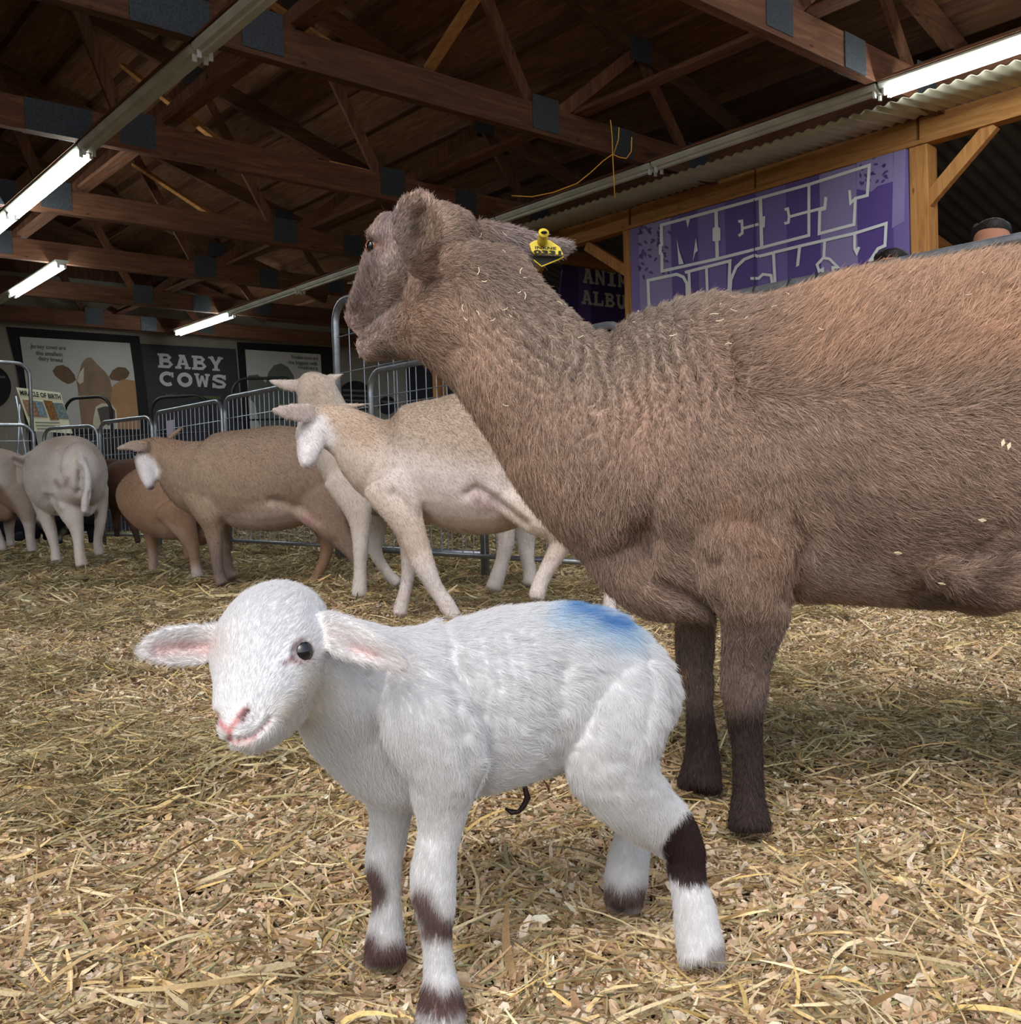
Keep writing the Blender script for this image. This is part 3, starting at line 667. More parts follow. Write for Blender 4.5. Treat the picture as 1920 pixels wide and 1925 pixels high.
class Sculpt:
    def __init__(s, me):
        s.me = me; n = len(me.vertices); s.co = np.empty(n*3, np.float32); me.vertices.foreach_get('co', s.co); s.co = s.co.reshape(-1, 3).astype(float)
        s.col = np.ones((n, 3)); s.upd()
    def upd(s):
        me = s.me; n = len(me.vertices); me.vertices.foreach_set('co', s.co.ravel().astype(np.float32)); me.update()
        no = np.empty(n*3, np.float32); me.vertex_normals.foreach_get('vector', no); s.no = no.reshape(-1, 3).astype(float)
        s.x, s.y, s.d = proj(s.co); s.face = -(s.no@FV); s.near = sstep(-.1, .25, s.face)
    def dist(s, pts):
        pts = np.array(pts, float); D = np.full(len(s.x), 1e9)
        if len(pts) == 1: return np.hypot(s.x-pts[0, 0], s.y-pts[0, 1])
        for a, b in zip(pts[:-1], pts[1:]):
            ab = b-a; t = np.clip(((s.x-a[0])*ab[0]+(s.y-a[1])*ab[1])/(ab@ab), 0, 1)
            D = np.minimum(D, np.hypot(s.x-a[0]-t*ab[0], s.y-a[1]-t*ab[1]))
        return D
    def w(s, pts, r, soft=None, near=True, dr=None):
        D = s.dist(pts); w = np.exp(-(D/r)**2) if soft is None else 1-sstep(r-soft, r+soft, D)
        if near: w = w*s.near
        if dr: w = w*(s.d > dr[0])*(s.d < dr[1])
        return w
    def push(s, pts, r, amt, near=True, dr=None):
        s.co += s.no*(amt*s.w(pts, r, None, near, dr))[:, None]
    def ring(s, c, R, wd, amt):
        D = s.dist([c]); s.co += s.no*(amt*np.exp(-((D-R)/wd)**2)*s.near)[:, None]
    def paint(s, col, w): s.col = s.col*(1-w[:, None])+np.array(col)*w[:, None]
    def poly(s, pts, soft, near=False):
        """soft mask inside a polygon in px"""
        pts = np.array(pts, float); ins = np.zeros(len(s.x), bool); n = len(pts)
        for i in range(n):
            x0, y0 = pts[i]; x1, y1 = pts[(i+1) % n]
            c = ((y0 > s.y) != (y1 > s.y)) & (s.x < (x1-x0)*(s.y-y0)/((y1-y0) if y1 != y0 else 1e-9)+x0); ins ^= c
        D = s.dist(np.vstack([pts, pts[:1]])); sd = np.where(ins, D, -D)
        w = sstep(-soft, soft, sd)
        return w*s.near if near else w
    def finish(s): s.upd()
def vnoise(x, y, seed=0):
    """smooth value noise"""
    xi = np.floor(x).astype(int); yi = np.floor(y).astype(int); fx = x-xi; fy = y-yi; fx = fx*fx*(3-2*fx); fy = fy*fy*(3-2*fy)
    def h(a, b): v = np.sin(a*127.1+b*311.7+seed*74.7)*43758.5453; return v-np.floor(v)
    return (h(xi, yi)*(1-fx)+h(xi+1, yi)*fx)*(1-fy)+(h(xi, yi+1)*(1-fx)+h(xi+1, yi+1)*fx)*fy
def fbm(x, y, seed=0): return (vnoise(x, y, seed)+.5*vnoise(2.1*x, 2.1*y, seed+1)+.25*vnoise(4.3*x, 4.3*y, seed+2))/1.75
def coatmat(name, bump=.5, scale=220, var=.12, stretch=(1, 1, 1), rough=.8, sss=0):
    nt = NT(name); b = nt.b; at = nt.n('ShaderNodeAttribute'); at.attribute_name = 'coat'
    tc = nt.n('ShaderNodeTexCoord'); mp = nt.n('ShaderNodeMapping'); mp.inputs['Scale'].default_value = stretch; nt.l(tc.outputs['Object'], mp.inputs[0])
    no = nt.n('ShaderNodeTexNoise', Scale=scale, Detail=4.0, Roughness=.7); nt.l(mp.outputs[0], no.inputs['Vector'])
    mr = nt.n('ShaderNodeMapRange'); mr.inputs[1].default_value = .3; mr.inputs[2].default_value = .7; mr.inputs[3].default_value = 1-var; mr.inputs[4].default_value = 1+var; nt.l(no.outputs['Fac'], mr.inputs[0])
    mx = nt.n('ShaderNodeVectorMath', _operation='SCALE'); nt.l(at.outputs['Color'], mx.inputs[0]); nt.l(mr.outputs[0], mx.inputs['Scale'])
    nt.l(mx.outputs[0], b.inputs['Base Color']); b.inputs['Roughness'].default_value = rough; b.inputs['Specular IOR Level'].default_value = .2
    bp = nt.n('ShaderNodeBump', Strength=bump, Distance=.004); nt.l(no.outputs['Fac'], bp.inputs['Height']); nt.l(bp.outputs[0], b.inputs['Normal'])
    return nt.m
def hairmat(name, rough=.55, trans=.25):
    nt = NT(name); at = nt.n('ShaderNodeAttribute'); at.attribute_name = 'coat'
    b = nt.b; nt.l(at.outputs['Color'], b.inputs['Base Color']); b.inputs['Roughness'].default_value = rough; b.inputs['Specular IOR Level'].default_value = .25
    tr = nt.n('ShaderNodeBsdfTranslucent'); nt.l(at.outputs['Color'], tr.inputs[0])
    mx = nt.n('ShaderNodeMixShader'); mx.inputs[0].default_value = trans; nt.l(b.outputs[0], mx.inputs[1]); nt.l(tr.outputs[0], mx.inputs[2]); nt.l(mx.outputs[0], nt.o.inputs[0])
    return nt.m
M['coat'] = coatmat('short_coat'); M['coat_far'] = coatmat('short_coat_far', .35, 90, .09)
M['hair'] = hairmat('coat_hair'); M['hair_white'] = hairmat('white_coat_hair', .5, .35)
def finish_body(name, me, sc, mat, label, cat, base, group=None):
    sc.finish()
    n = len(me.vertices); at = me.attributes.new('coat', 'FLOAT_COLOR', 'POINT')
    c = np.ones((n, 4), np.float32); c[:, :3] = np.clip(sc.col, 0, 1); at.data.foreach_set('color', c.ravel())
    me.vertices.foreach_set('co', (sc.co-np.array(base)).ravel().astype(np.float32)); me.update()
    me.polygons.foreach_set('use_smooth', [True]*len(me.polygons)); me.materials.clear(); me.materials.append(mat)
    o = bpy.data.objects.new(name, me); COL.objects.link(o); o.location = base; me.name = name
    return tag(o, label, cat, group)
def hairs(body, sc, name, n, guides, rad, mat, dens=None, curl=.15, sig=120, colvar=.12, seed=3, pts=4, lenvar=.35, wave=None):
    """guides: (x, y, dx, dy, length m, lift)"""
    g = np.random.default_rng(seed); me = body.data; me.calc_loop_triangles()
    T = np.empty(len(me.loop_triangles)*3, np.int32); me.loop_triangles.foreach_get('vertices', T); T = T.reshape(-1, 3)
    A, Bc, Cc = sc.co[T[:, 0]], sc.co[T[:, 1]], sc.co[T[:, 2]]; ar = np.linalg.norm(np.cross(Bc-A, Cc-A), axis=1)
    if dens is not None: ar = ar*dens[T[:, 0]]
    k = g.choice(len(T), n, p=ar/ar.sum()); u = g.random(n); v = g.random(n); s = u+v > 1; u[s] = 1-u[s]; v[s] = 1-v[s]; w = 1-u-v
    mixv = lambda Q: Q[T[k, 0]]*w[:, None]+Q[T[k, 1]]*u[:, None]+Q[T[k, 2]]*v[:, None]
    p = mixv(sc.co); no = mixv(sc.no); no /= np.linalg.norm(no, axis=1)[:, None]; col = mixv(sc.col)
    x, y, d = proj(p); G = np.array(guides, float)
    W = np.exp(-((x[:, None]-G[:, 0])**2+(y[:, None]-G[:, 1])**2)/(2*sig**2))+1e-12; W /= W.sum(1)[:, None]
    dx = W@G[:, 2]; dy = W@G[:, 3]; L = W@G[:, 4]; lift = W@G[:, 5]
    a = np.arctan2(dy, dx)+g.normal(0, .16, n)
    if wave is not None: a = a+wave(x, y)
    D = np.outer(np.cos(a), RV)-np.outer(np.sin(a), UV_); D -= no*(D*no).sum(1)[:, None]; D /= np.linalg.norm(D, axis=1)[:, None]+1e-6
    L = L*(1+g.uniform(-lenvar, lenvar, n)); J = g.normal(0, curl, (n, 3))
    ts = np.linspace(0, 1, pts); S = np.cross(no, D)
    out = np.empty((n, pts, 3), np.float32)
    for i, t in enumerate(ts):
        out[:, i] = p+L[:, None]*(D*t+no*(lift*(t-.55*t*t))[:, None]+J*t*t)-np.array(body.location)
    hc = bpy.data.hair_curves.new(name); hc.add_curves([pts]*n)
    hc.points.foreach_set('position', out.ravel())
    ra = np.tile(np.linspace(1, .25, pts)*rad, n).astype(np.float32)
    at = hc.attributes.get('radius') or hc.attributes.new('radius', 'FLOAT', 'POINT'); at.data.foreach_set('value', ra)
    ca = hc.attributes.new('coat', 'FLOAT_COLOR', 'CURVE'); c = np.ones((n, 4), np.float32)
    c[:, :3] = np.clip(col*(1+g.normal(0, colvar, n))[:, None], 0, 1); ca.data.foreach_set('color', c.ravel())
    hc.materials.append(mat)
    o = bpy.data.objects.new(name, hc); COL.objects.link(o); o.parent = body
    tag(o, kind='stuff')
    return o
def surf(sc_me_obj, x, y, allhits=False):
    """surface point of a body seen at a pixel"""
    bvh = BVHTree.FromPolygons([tuple(v) for v in sc_me_obj[0]], sc_me_obj[1])
    r = ray(x, y).normalized(); h = bvh.ray_cast(CAM, r); return h[0], h[1]
def bvhof(sc):
    me = sc.me; return BVHTree.FromPolygons([tuple(v) for v in sc.co], [tuple(p.vertices) for p in me.polygons])
def hit(bv, x, y):
    h = bv.ray_cast(CAM, ray(x, y).normalized()); return h[0], h[1]
M['eye_black'] = plain('eye_black', (.006, .005, .008), .06, spec=.8); M['eye_amber'] = plain('eye_amber', rgb(150, 96, 50), .1, spec=.8); M['eye_white'] = plain('eye_white', rgb(200, 190, 185), .2)
M['cord_dry'] = plain('dried_cord', rgb(40, 24, 24), .5, 0, .3, 60, .5)
# ================================================================== FLOOR
FEET = [(lambda g: (g.x, g.y))(ground(*p)) for p in ((829, 1912), (725, 1815), (1319, 1806), (1172, 1700), (1410, 1562), (1315, 1485), (1145, 1160), (975, 1660*.0+1168), (752, 1160), (678, 1125), (425, 1103), (587, 1107), (372, 1088), (288, 1076), (153, 1068), (106, 1060), (187, 1045), (940, 1115), (995, 1105))]
def hfun(x, y):
    x = np.asarray(x, float); y = np.asarray(y, float)
    h = .018*np.sin(2.1*x+.7*y+1)*np.sin(1.7*y-.6*x)+.010*np.sin(6.3*x+2)*np.sin(5.1*y+1)+.006*np.sin(13*x+y)*np.sin(11*y-2*x)
    x0, y0 = np.broadcast_arrays(x, y); w = np.zeros(x0.shape)
    for fx, fy in FEET: w = np.maximum(w, np.exp(-((x0-fx)**2+(y0-fy)**2)/.11**2))
    return h*(1-w)-.016*w
mb = MB(); N = 150
xs = np.concatenate([np.linspace(-14, -3, 24), np.linspace(-2.9, 3, 90), np.linspace(3.2, 16, 24)]); ys = np.concatenate([np.linspace(-4, 0, 10), np.linspace(.1, 6, 100), np.linspace(6.2, 26, 40)])
X, Y = np.meshgrid(xs, ys); Z = hfun(X, Y)*np.clip((9-Y)/3, 0, 1)-.012
nx = len(xs)
mb.v = [tuple(p) for p in np.stack([X.ravel(), Y.ravel(), Z.ravel()], 1)]
mb.f = [(j*nx+i, j*nx+i+1, (j+1)*nx+i+1, (j+1)*nx+i) for j in range(len(ys)-1) for i in range(nx-1)]
nt = NT('straw_bed'); tc = nt.n('ShaderNodeTexCoord')
n1 = nt.n('ShaderNodeTexNoise', Scale=90.0, Detail=8.0, Roughness=.75); nt.l(tc.outputs['Object'], n1.inputs['Vector'])
c = ramp(nt, n1.outputs['Fac'], [(.3, rgb(92, 70, 42)), (.5, rgb(150, 122, 82)), (.7, rgb(196, 168, 120))])
nt.l(c, nt.b.inputs['Base Color']); nt.b.inputs['Roughness'].default_value = .9
bp = nt.n('ShaderNodeBump', Strength=.9, Distance=.03); nt.l(n1.outputs['Fac'], bp.inputs['Height']); nt.l(bp.outputs[0], nt.b.inputs['Normal'])
tag(mk('floor', mb, nt.m, smooth=True), kind='structure')
# ---- straw and shavings
def footk(X, Y):
    w = np.zeros(len(X))
    for fx, fy in FEET: w = np.maximum(w, np.exp(-((X-fx)**2+(Y-fy)**2)/.09**2))
    return 1-.8*w
def ribbons(name, n, seed, dmin, dmax, pw, Ls, Ws, lay, curl, cols, label, cat, matn, segs=4, haymask=None, tiltm=.35, flat=False):
    g = np.random.default_rng(seed)
    u = g.random(int(n*2.2)); dd = (dmin**pw+(dmax**pw-dmin**pw)*u)**(1/pw)
    a = g.uniform(-1, 1, len(dd)); X = a*(dd*.66+.35); Y = dd
    hay = fbm(X*2.2+40, Y*2.2+13, 7); hay = sstep(.42, .62, hay)
    keep = g.random(len(X)) < (haymask(hay, X, Y) if haymask else 1.0)
    X, Y, hay = X[keep][:n], Y[keep][:n], hay[keep][:n]; n = len(X)
    L = np.exp(g.normal(np.log(Ls), .38, n)); Wd = np.exp(g.normal(np.log(Ws), .35, n))
    big = 1+np.clip(Y-2.5, 0, 8)*.10; Wd = Wd*big
    th = g.uniform(0, 2*np.pi, n); tilt = np.abs(g.normal(0, tiltm, n))*footk(X, Y)*np.where(g.random(n) < .5, 1, -1); z0 = lay*g.random(n)**1.4*(.35+1.3*hay)*footk(X, Y)
    hay_h = np.zeros(n)
    T = np.stack([np.cos(th)*np.cos(tilt), np.sin(th)*np.cos(tilt), np.sin(tilt)], 1)
    S = np.stack([-np.sin(th), np.cos(th), np.zeros(n)], 1); U = np.cross(T, S)
    tw = g.uniform(-1.3, 1.3, n) if not flat else g.uniform(-.9, .9, n); S2 = S*np.cos(tw)[:, None]+U*np.sin(tw)[:, None]
    k1 = g.normal(0, curl, (n, 1)); k2 = g.normal(0, curl*.6, (n, 1))
    ts = np.linspace(-.5, .5, segs+1); V = np.empty((n, segs+1, 2, 3), np.float32)
    kink = g.uniform(-.3, .3, (n, 1)); ka = g.normal(0, .5, (n, 1))*(g.random((n, 1)) < .4)
    for i, t in enumerate(ts):
        c = np.stack([X, Y, z0], 1)+T*(L*t)[:, None]+S*(k1*L[:, None]*(t*t*1.2))+U*(k2*L[:, None]*(t*t))+S*(ka*L[:, None]*np.maximum(t-kink, 0))
        wv = Wd*(1-.55*abs(2*t)**3) if not flat else Wd*(1-.5*abs(2*t)**2)*(1+g.uniform(-.3, .3, n))
        V[:, i, 0] = c-S2*wv[:, None]/2; V[:, i, 1] = c+S2*wv[:, None]/2
    hz = hfun(V[..., 0], V[..., 1])*np.clip((9-V[..., 1])/3, 0, 1)
    zmin = V[..., 2].min(axis=(1, 2)); V[..., 2] += (np.maximum(0, -zmin-.004))[:, None, None]*.85+hz
    # keep blades out of the feet: nothing removed, they simply lie around the hooves
    nv = n*(segs+1)*2; me = bpy.data.meshes.new(name); me.vertices.add(nv); me.vertices.foreach_set('co', V.ravel())
    base = (np.arange(n)*(segs+1)*2)[:, None, None]; q = np.arange(segs)[None, :, None]*2; F = base+q+np.array([0, 1, 3, 2])[None, None, :]
    F = F.reshape(-1, 4); me.loops.add(F.size); me.loops.foreach_set('vertex_index', F.ravel().astype(np.int32)); me.polygons.add(len(F)); me.polygons.foreach_set('loop_start', np.arange(len(F), dtype=np.int32)*4); me.polygons.foreach_set('loop_total', np.full(len(F), 4, np.int32))
    me.polygons.foreach_set('use_smooth', [True]*len(F)); me.update(calc_edges=True)
    C = np.array(cols)[g.choice(len(cols), n, p=None)]*g.uniform(.7, 1.18, (n, 1))
    C = C*1.14; C = C+(C.mean(1, keepdims=True)-C)*.10; C = C*(1-.22*hay[:, None]*np.array([.8, .7, .9]))
    c = np.ones((n, (segs+1)*2, 4), np.float32); c[:, :, :3] = np.clip(C, 0, 1)[:, None, :]
    at = me.attributes.new('coat', 'FLOAT_COLOR', 'POINT'); at.data.foreach_set('color', c.ravel())
    me.materials.append(matn); o = bpy.data.objects.new(name, me); COL.objects.link(o); return tag(o, label, cat, kind='stuff')
def strawmat(name, rough, tr, streak):
    nt = NT(name); at = nt.n('ShaderNodeAttribute'); at.attribute_name = 'coat'; b = nt.b
    tc = nt.n('ShaderNodeTexCoord'); no = nt.n('ShaderNodeTexNoise', Scale=streak, Detail=3.0); nt.l(tc.outputs['Object'], no.inputs['Vector'])
    mr = nt.n('ShaderNodeMapRange'); mr.inputs[1].default_value = .3; mr.inputs[2].default_value = .7; mr.inputs[3].default_value = .82; mr.inputs[4].default_value = 1.12; nt.l(no.outputs['Fac'], mr.inputs[0])
    mx = nt.n('ShaderNodeVectorMath', _operation='SCALE'); nt.l(at.outputs['Color'], mx.inputs[0]); nt.l(mr.outputs[0], mx.inputs['Scale'])
    nt.l(mx.outputs[0], b.inputs['Base Color']); b.inputs['Roughness'].default_value = rough; b.inputs['Specular IOR Level'].default_value = .35
    t = nt.n('ShaderNodeBsdfTranslucent'); nt.l(mx.outputs[0], t.inputs[0]); ms = nt.n('ShaderNodeMixShader'); ms.inputs[0].default_value = tr; nt.l(b.outputs[0], ms.inputs[1]); nt.l(t.outputs[0], ms.inputs[2]); nt.l(ms.outputs[0], nt.o.inputs[0]); return nt.m
M['straw'] = strawmat('straw', .45, .15, 300); M['shaving'] = strawmat('shaving', .7, .2, 200)
SC = [rgb(226, 198, 140), rgb(210, 182, 126), rgb(238, 218, 170), rgb(200, 170, 118), rgb(184, 152, 108), rgb(214, 196, 150), rgb(150, 120, 78), rgb(168, 160, 112), rgb(146, 138, 104), rgb(204, 186, 142), rgb(240, 222, 176), rgb(226, 196, 120)]
HC_ = [rgb(168, 148, 108), rgb(150, 136, 104), rgb(184, 160, 114), rgb(130, 112, 84), rgb(192, 172, 128), rgb(150, 150, 112), rgb(172, 142, 102)]
SH = [rgb(236, 214, 182), rgb(228, 200, 164), rgb(242, 226, 202), rgb(214, 182, 148), rgb(222, 196, 160), rgb(204, 168, 132)]
ST = STRAW
ribbons('wood_shavings', int(125000*ST), 21, .55, 7.0, .5, .013, .0068, .02, .7, SH, 'pale wood shavings scattered over the pen floor', 'wood shavings', M['shaving'], 3, lambda h, X, Y: 1-.75*h, .5, True)
ribbons('shaving_crumbs', int(60000*ST), 24, .55, 5.0, .2, .009, .0045, .016, .4, SH+[rgb(190, 150, 120)], 'small crumbs of pale sawdust over the pen floor', 'sawdust', M['shaving'], 2, lambda h, X, Y: 1-.6*h, .5, True)
ribbons('straw', int(112000*ST), 22, .55, 7.0, .6, .058, .0029, .022, .35, SC, 'loose golden straw covering the pen floor', 'straw', M['straw'], 5, lambda h, X, Y: .55+.45*h, .22)
ribbons('hay', int(52000*ST), 23, .6, 8.0, .8, .060, .0016, .030, .6, HC_, 'fine dull green hay in tangled heaps on the floor', 'hay', M['straw'], 5, lambda h, X, Y: .2+.8*h, .3)
ribbons('far_straw', int(70000*ST), 25, 4.2, 13.0, 1.0, .08, .006, .03, .4, SC+HC_, 'thinner straw far back in the pen under the flock', 'straw', M['straw'], 4, None, .25)
# ================================================================== LAMB
mb = MB()
# head
loft(mb, [(545, 1175, .925, 78, 80), (518, 1188, .90, 94, 96), (505, 1228, .88, 106, 100), (492, 1280, .855, 92, 84), (474, 1328, .835, 74, 62), (462, 1362, .825, 62, 50), (452, 1382, .82, 46, 40)], seg=28, cap=(.5, .5))
loft(mb, [(530, 1300, .90, 62, 62), (505, 1340, .87, 56, 52), (480, 1378, .845, 38, 40), (466, 1396, .835, 24, 30)], seg=20, cap=(.4, .35))      # jaw
loft(mb, [(560, 1250, .88, 40, 30), (548, 1262, .875, 44, 30)], seg=16)
# neck + trunk
loft(mb, [(580, 1235, .93, 95, 85), (648, 1280, .955, 124, 100), (700, 1312, .98, 150, 112), (765, 1338, 1.0, 178, 125), (830, 1343, 1.01, 165, 140), (900, 1324, 1.02, 162, 148), (980, 1302, 1.04, 160, 150), (1060, 1290, 1.06, 152, 142), (1140, 1298, 1.08, 142, 130), (1192, 1300, 1.09, 112, 110), (1222, 1300, 1.10, 70, 78)], seg=32, cap=(.5, .4))
# shoulder, brisket
loft(mb, [(770, 1270, .93, 60, 35), (800, 1350, .915, 85, 45), (835, 1430, .925, 78, 50), (832, 1490, .94, 56, 50), (828, 1554, .945, 41, 38), (821, 1592, .945, 38, 38), (816, 1631, .945, 41, 38), (815, 1670, .945, 41, 38), (818, 1708, .945, 37, 34), (820, 1747, .945, 29, 28), (823, 1785, .945, 26, 26), (826, 1824, .945, 27, 28), (828, 1862, .94, 35, 34), (829, 1898, .935, 43, 44), (829, 1912, .935, 43, 46)], seg=20, cap=(.5, .15))
loft(mb, [(730, 1400, 1.01, 70, 60), (737, 1470, 1.03, 56, 45), (735, 1535, 1.035, 36, 36), (729, 1573, 1.04, 34, 34), (722, 1612, 1.04, 33, 32), (722, 1640, 1.04, 31, 30), (726, 1672, 1.04, 26, 26), (727, 1708, 1.04, 26, 26), (725, 1747, 1.04, 31, 30), (724, 1785, 1.035, 36, 38), (724, 1806, 1.03, 36, 42)], seg=20, cap=(.5, .15))
# near hind leg
loft(mb, [(1170, 1265, 1.03, 80, 45), (1160, 1340, 1.01, 92, 60), (1140, 1410, 1.01, 88, 68), (1165, 1468, 1.02, 76, 62), (1208, 1518, 1.035, 62, 50), (1254, 1556, 1.05, 52, 38), (1283, 1594, 1.055, 40, 34), (1290, 1630, 1.055, 35, 31), (1296, 1665, 1.05, 33, 31), (1306, 1710, 1.045, 37, 34), (1312, 1750, 1.04, 40, 36), (1317, 1785, 1.035, 41, 40), (1319, 1806, 1.03, 40, 42)], seg=22, cap=(.4, .15))
# far hind leg
loft(mb, [(1180, 1330, 1.17, 75, 50), (1165, 1420, 1.17, 72, 50), (1180, 1485, 1.17, 46, 40), (1190, 1531, 1.17, 32, 32), (1190, 1573, 1.17, 33, 31), (1183, 1612, 1.165, 36, 32), (1178, 1650, 1.16, 38, 34), (1174, 1682, 1.155, 35, 38), (1172, 1697, 1.15, 33, 38)], seg=18, cap=(.4, .15))
# rump bulge, belly, tail stub
loft(mb, [(1190, 1250, 1.10, 45, 60), (1228, 1290, 1.10, 38, 60), (1232, 1350, 1.10, 28, 40), (1212, 1420, 1.11, 18, 22)], seg=16)
loft(mb, [(960, 1400, 1.03, 50, 50), (1010, 1420, 1.035, 38, 44), (1060, 1420, 1.04, 30, 40)], seg=16)
# ears
loft(mb, [(450, 1190, .905, 30, 16), (410, 1206, .90, 36, 13), (370, 1211, .895, 40, 9), (325, 1213, .885, 40, 8), (288, 1220, .875, 31, 7), (268, 1227, .87, 17, 6)], seg=20, cup=.35, cap=(.3, .5))
loft(mb, [(590, 1180, .90, 30, 20), (630, 1189, .88, 38, 14), (672, 1206, .865, 38, 10), (712, 1226, .86, 31, 9), (745, 1244, .86, 21, 7), (763, 1254, .86, 12, 6)], seg=20, cup=.30, cap=(.3, .5))
me = fuse(mb, .0026, 7)
S = Sculpt(me)
# face
S.push([(560, 1228), (575, 1228)], 26, -.0035); S.ring((567, 1226), 24, 7, .0022); S.upd()
S.push([(530, 1250), (510, 1300)], 22, .0015)
S.push([(548, 1300), (535, 1330)], 20, .001); S.upd()
S.push([(430, 1391), (448, 1391), (467, 1387), (486, 1377), (500, 1362), (509, 1350)], 4.5, -.0042)
S.push([(440, 1400), (462, 1399), (485, 1388), (500, 1375)], 7, .0018)
S.push([(458, 1352), (466, 1336)], 5.5, -.006); S.push([(446, 1345), (452, 1334)], 5, .0016); S.push([(470, 1352), (462, 1364)], 6, .0016)
S.push([(410, 1352), (405, 1343)], 4.5, -.004)
S.push([(432, 1372), (432, 1390)], 3, -.002); S.upd()
# ears: hollow
S.push([(300, 1224), (390, 1218)], 13, -.002); S.push([(660, 1212), (710, 1236)], 9, -.002)
# body: ribs, shoulder line, thigh, flank
S.push([(735, 1290), (745, 1360), (780, 1440)], 14, -.0022)
S.push([(690, 1270), (700, 1330), (705, 1390)], 9, -.0018)
S.push([(850, 1230), (860, 1330), (885, 1440), (900, 1480)], 16, -.0045)
S.push([(1060, 1250), (1048, 1340), (1052, 1420)], 26, -.006); S.push([(1000, 1450), (1045, 1425)], 10, -.002)
S.push([(1010, 1300), (1015, 1390)], 20, -.002)
for i in range(7):
    x0 = 885+i*24; S.push([(x0-10, 1205-i*4), (x0+4, 1290), (x0-8, 1380)], 6, -.0013)
S.push([(1215, 1240), (1222, 1300), (1212, 1370)], 9, -.003); S.push([(1185, 1400), (1180, 1450)], 12, -.0022); S.push([(1150, 1330), (1135, 1390)], 26, .002)
S.upd()
nz = fbm(S.x/26, S.y/17, 3)-.5; body_m = sstep(740, 860, S.x)*sstep(1560, 1480, S.y); S.co += S.no*(nz*.0024*body_m)[:, None]
S.upd()
WH = rgb(236, 237, 239); S.col[:] = WH
pk = rgb(226, 180, 178)
S.paint(rgb(232, 224, 222), S.w([(300, 1222), (400, 1215)], 34, near=False)*.8); S.paint(rgb(222, 186, 184), S.w([(300, 1222), (345, 1214), (390, 1220)], 12)*.75)
S.paint(rgb(214, 160, 158), S.w([(665, 1216), (700, 1228)], 9)*.85); S.paint(rgb(232, 222, 220), S.w([(630, 1190), (740, 1240)], 26)*.5)
S.paint(rgb(214, 150, 150), S.w([(404, 1343), (412, 1358), (428, 1374), (440, 1364), (450, 1346), (460, 1334)], 6.5))
S.paint(rgb(214, 140, 142), S.w([(432, 1372), (432, 1390)], 4)); S.paint(rgb(90, 44, 50), S.w([(456, 1356), (466, 1337)], 5.5))
S.paint(rgb(210, 166, 162), S.w([(440, 1397), (462, 1396), (480, 1388)], 5)*.8); S.paint(rgb(150, 92, 92), S.w([(430, 1390), (448, 1391), (467, 1387), (486, 1377), (500, 1362), (508, 1352)], 3.2))
S.paint(rgb(120, 84, 88), S.w([(534, 1249), (545, 1240), (550, 1234)], 4.5)*.9); S.paint(rgb(150, 108, 108), S.w([(550, 1240), (567, 1246), (582, 1236), (586, 1226)], 6)*.85); S.paint(rgb(70, 44, 48), S.w([(567, 1226)], 15)*.9); S.paint(rgb(150, 110, 110), S.w([(550, 1222), (560, 1208), (578, 1208), (588, 1222)], 4.5)*.7)
S.paint(rgb(238, 226, 206), S.w([(545, 1340), (580, 1330), (590, 1280)], 30)*.5)
# blue raddle mark, dark hock, ankles
S.paint(rgb(176, 212, 236), (S.w([(1050, 1150), (1110, 1168), (1175, 1188)], 34, near=False)*.7)); S.paint(rgb(84, 150, 212), np.clip(S.w([(1058, 1138), (1095, 1147), (1130, 1164), (1162, 1172)], 14, near=False)*(.5+fbm(S.x/16, S.y/9, 5)), 0, 1)*.85)
jag = fbm(S.x/7, S.y/12, 5)*16
hk = S.poly([(1300, 1500), (1335, 1520), (1345, 1580), (1335, 1650), (1318, 1661), (1280, 1660), (1255, 1640), (1243, 1590), (1262, 1555), (1284, 1530)], 5)*(S.d < 1.12)
S.paint(rgb(62, 46, 46), hk)
br = rgb(112, 88, 84)
def patch(pts, r, k, dr): 
    ww = S.w(pts, r, near=False, dr=dr); S.paint(br, np.clip(ww*1.6*(.35+fbm(S.x/9, S.y/7, 9)), 0, 1)*k)
patch([(697, 1640), (712, 1672), (705, 1690)], 17, .95, (.98, 1.2)); patch([(790, 1690), (815, 1738), (840, 1745)], 20, .95, (.85, 1.0)); patch([(805, 1745), (850, 1740)], 16, .7, (.85, 1.0))
patch([(690, 1775), (715, 1800), (760, 1790)], 24, 1, (.98, 1.2)); patch([(795, 1868), (830, 1890), (872, 1872)], 24, 1, (.85, 1.0)); patch([(1135, 1670), (1165, 1692), (1215, 1680)], 18, .95, (1.1, 1.3)); patch([(1340, 1790), (1360, 1780)], 12, .7, (.9, 1.1))
base = Vector((ground(1010, 1830).x, ground(1010, 1830).y, 0))
lamb = finish_body('lamb', me, S, M['coat'], 'small white lamb with blue mark on its back and dark brown hock', 'lamb', base)
bv = bvhof(S)
h, nn = hit(bv, 567, 1225); e = mk('eye', MB().ball(Vector(h)+ray(567, 1225).normalized()*.0060-lamb.location, .0105, n=20), M['eye_black'], lamb, smooth=True)
mk('eye', MB().ball(P(403, 1236, .905)-lamb.location, .0085, n=16), M['eye_black'], lamb, smooth=True)
cr = P(985, 1462, 1.02)
mk('umbilical_cord', MB().tube([P(x, y, 1.02)-lamb.location for x, y in ((984, 1445), (985, 1470), (988, 1485), (992, 1500), (985, 1515), (975, 1526), (962, 1527), (950, 1520))], [.003, .0025, .0028, .0035, .003, .0025, .003, .0012], 8), M['cord_dry'], lamb, smooth=True)
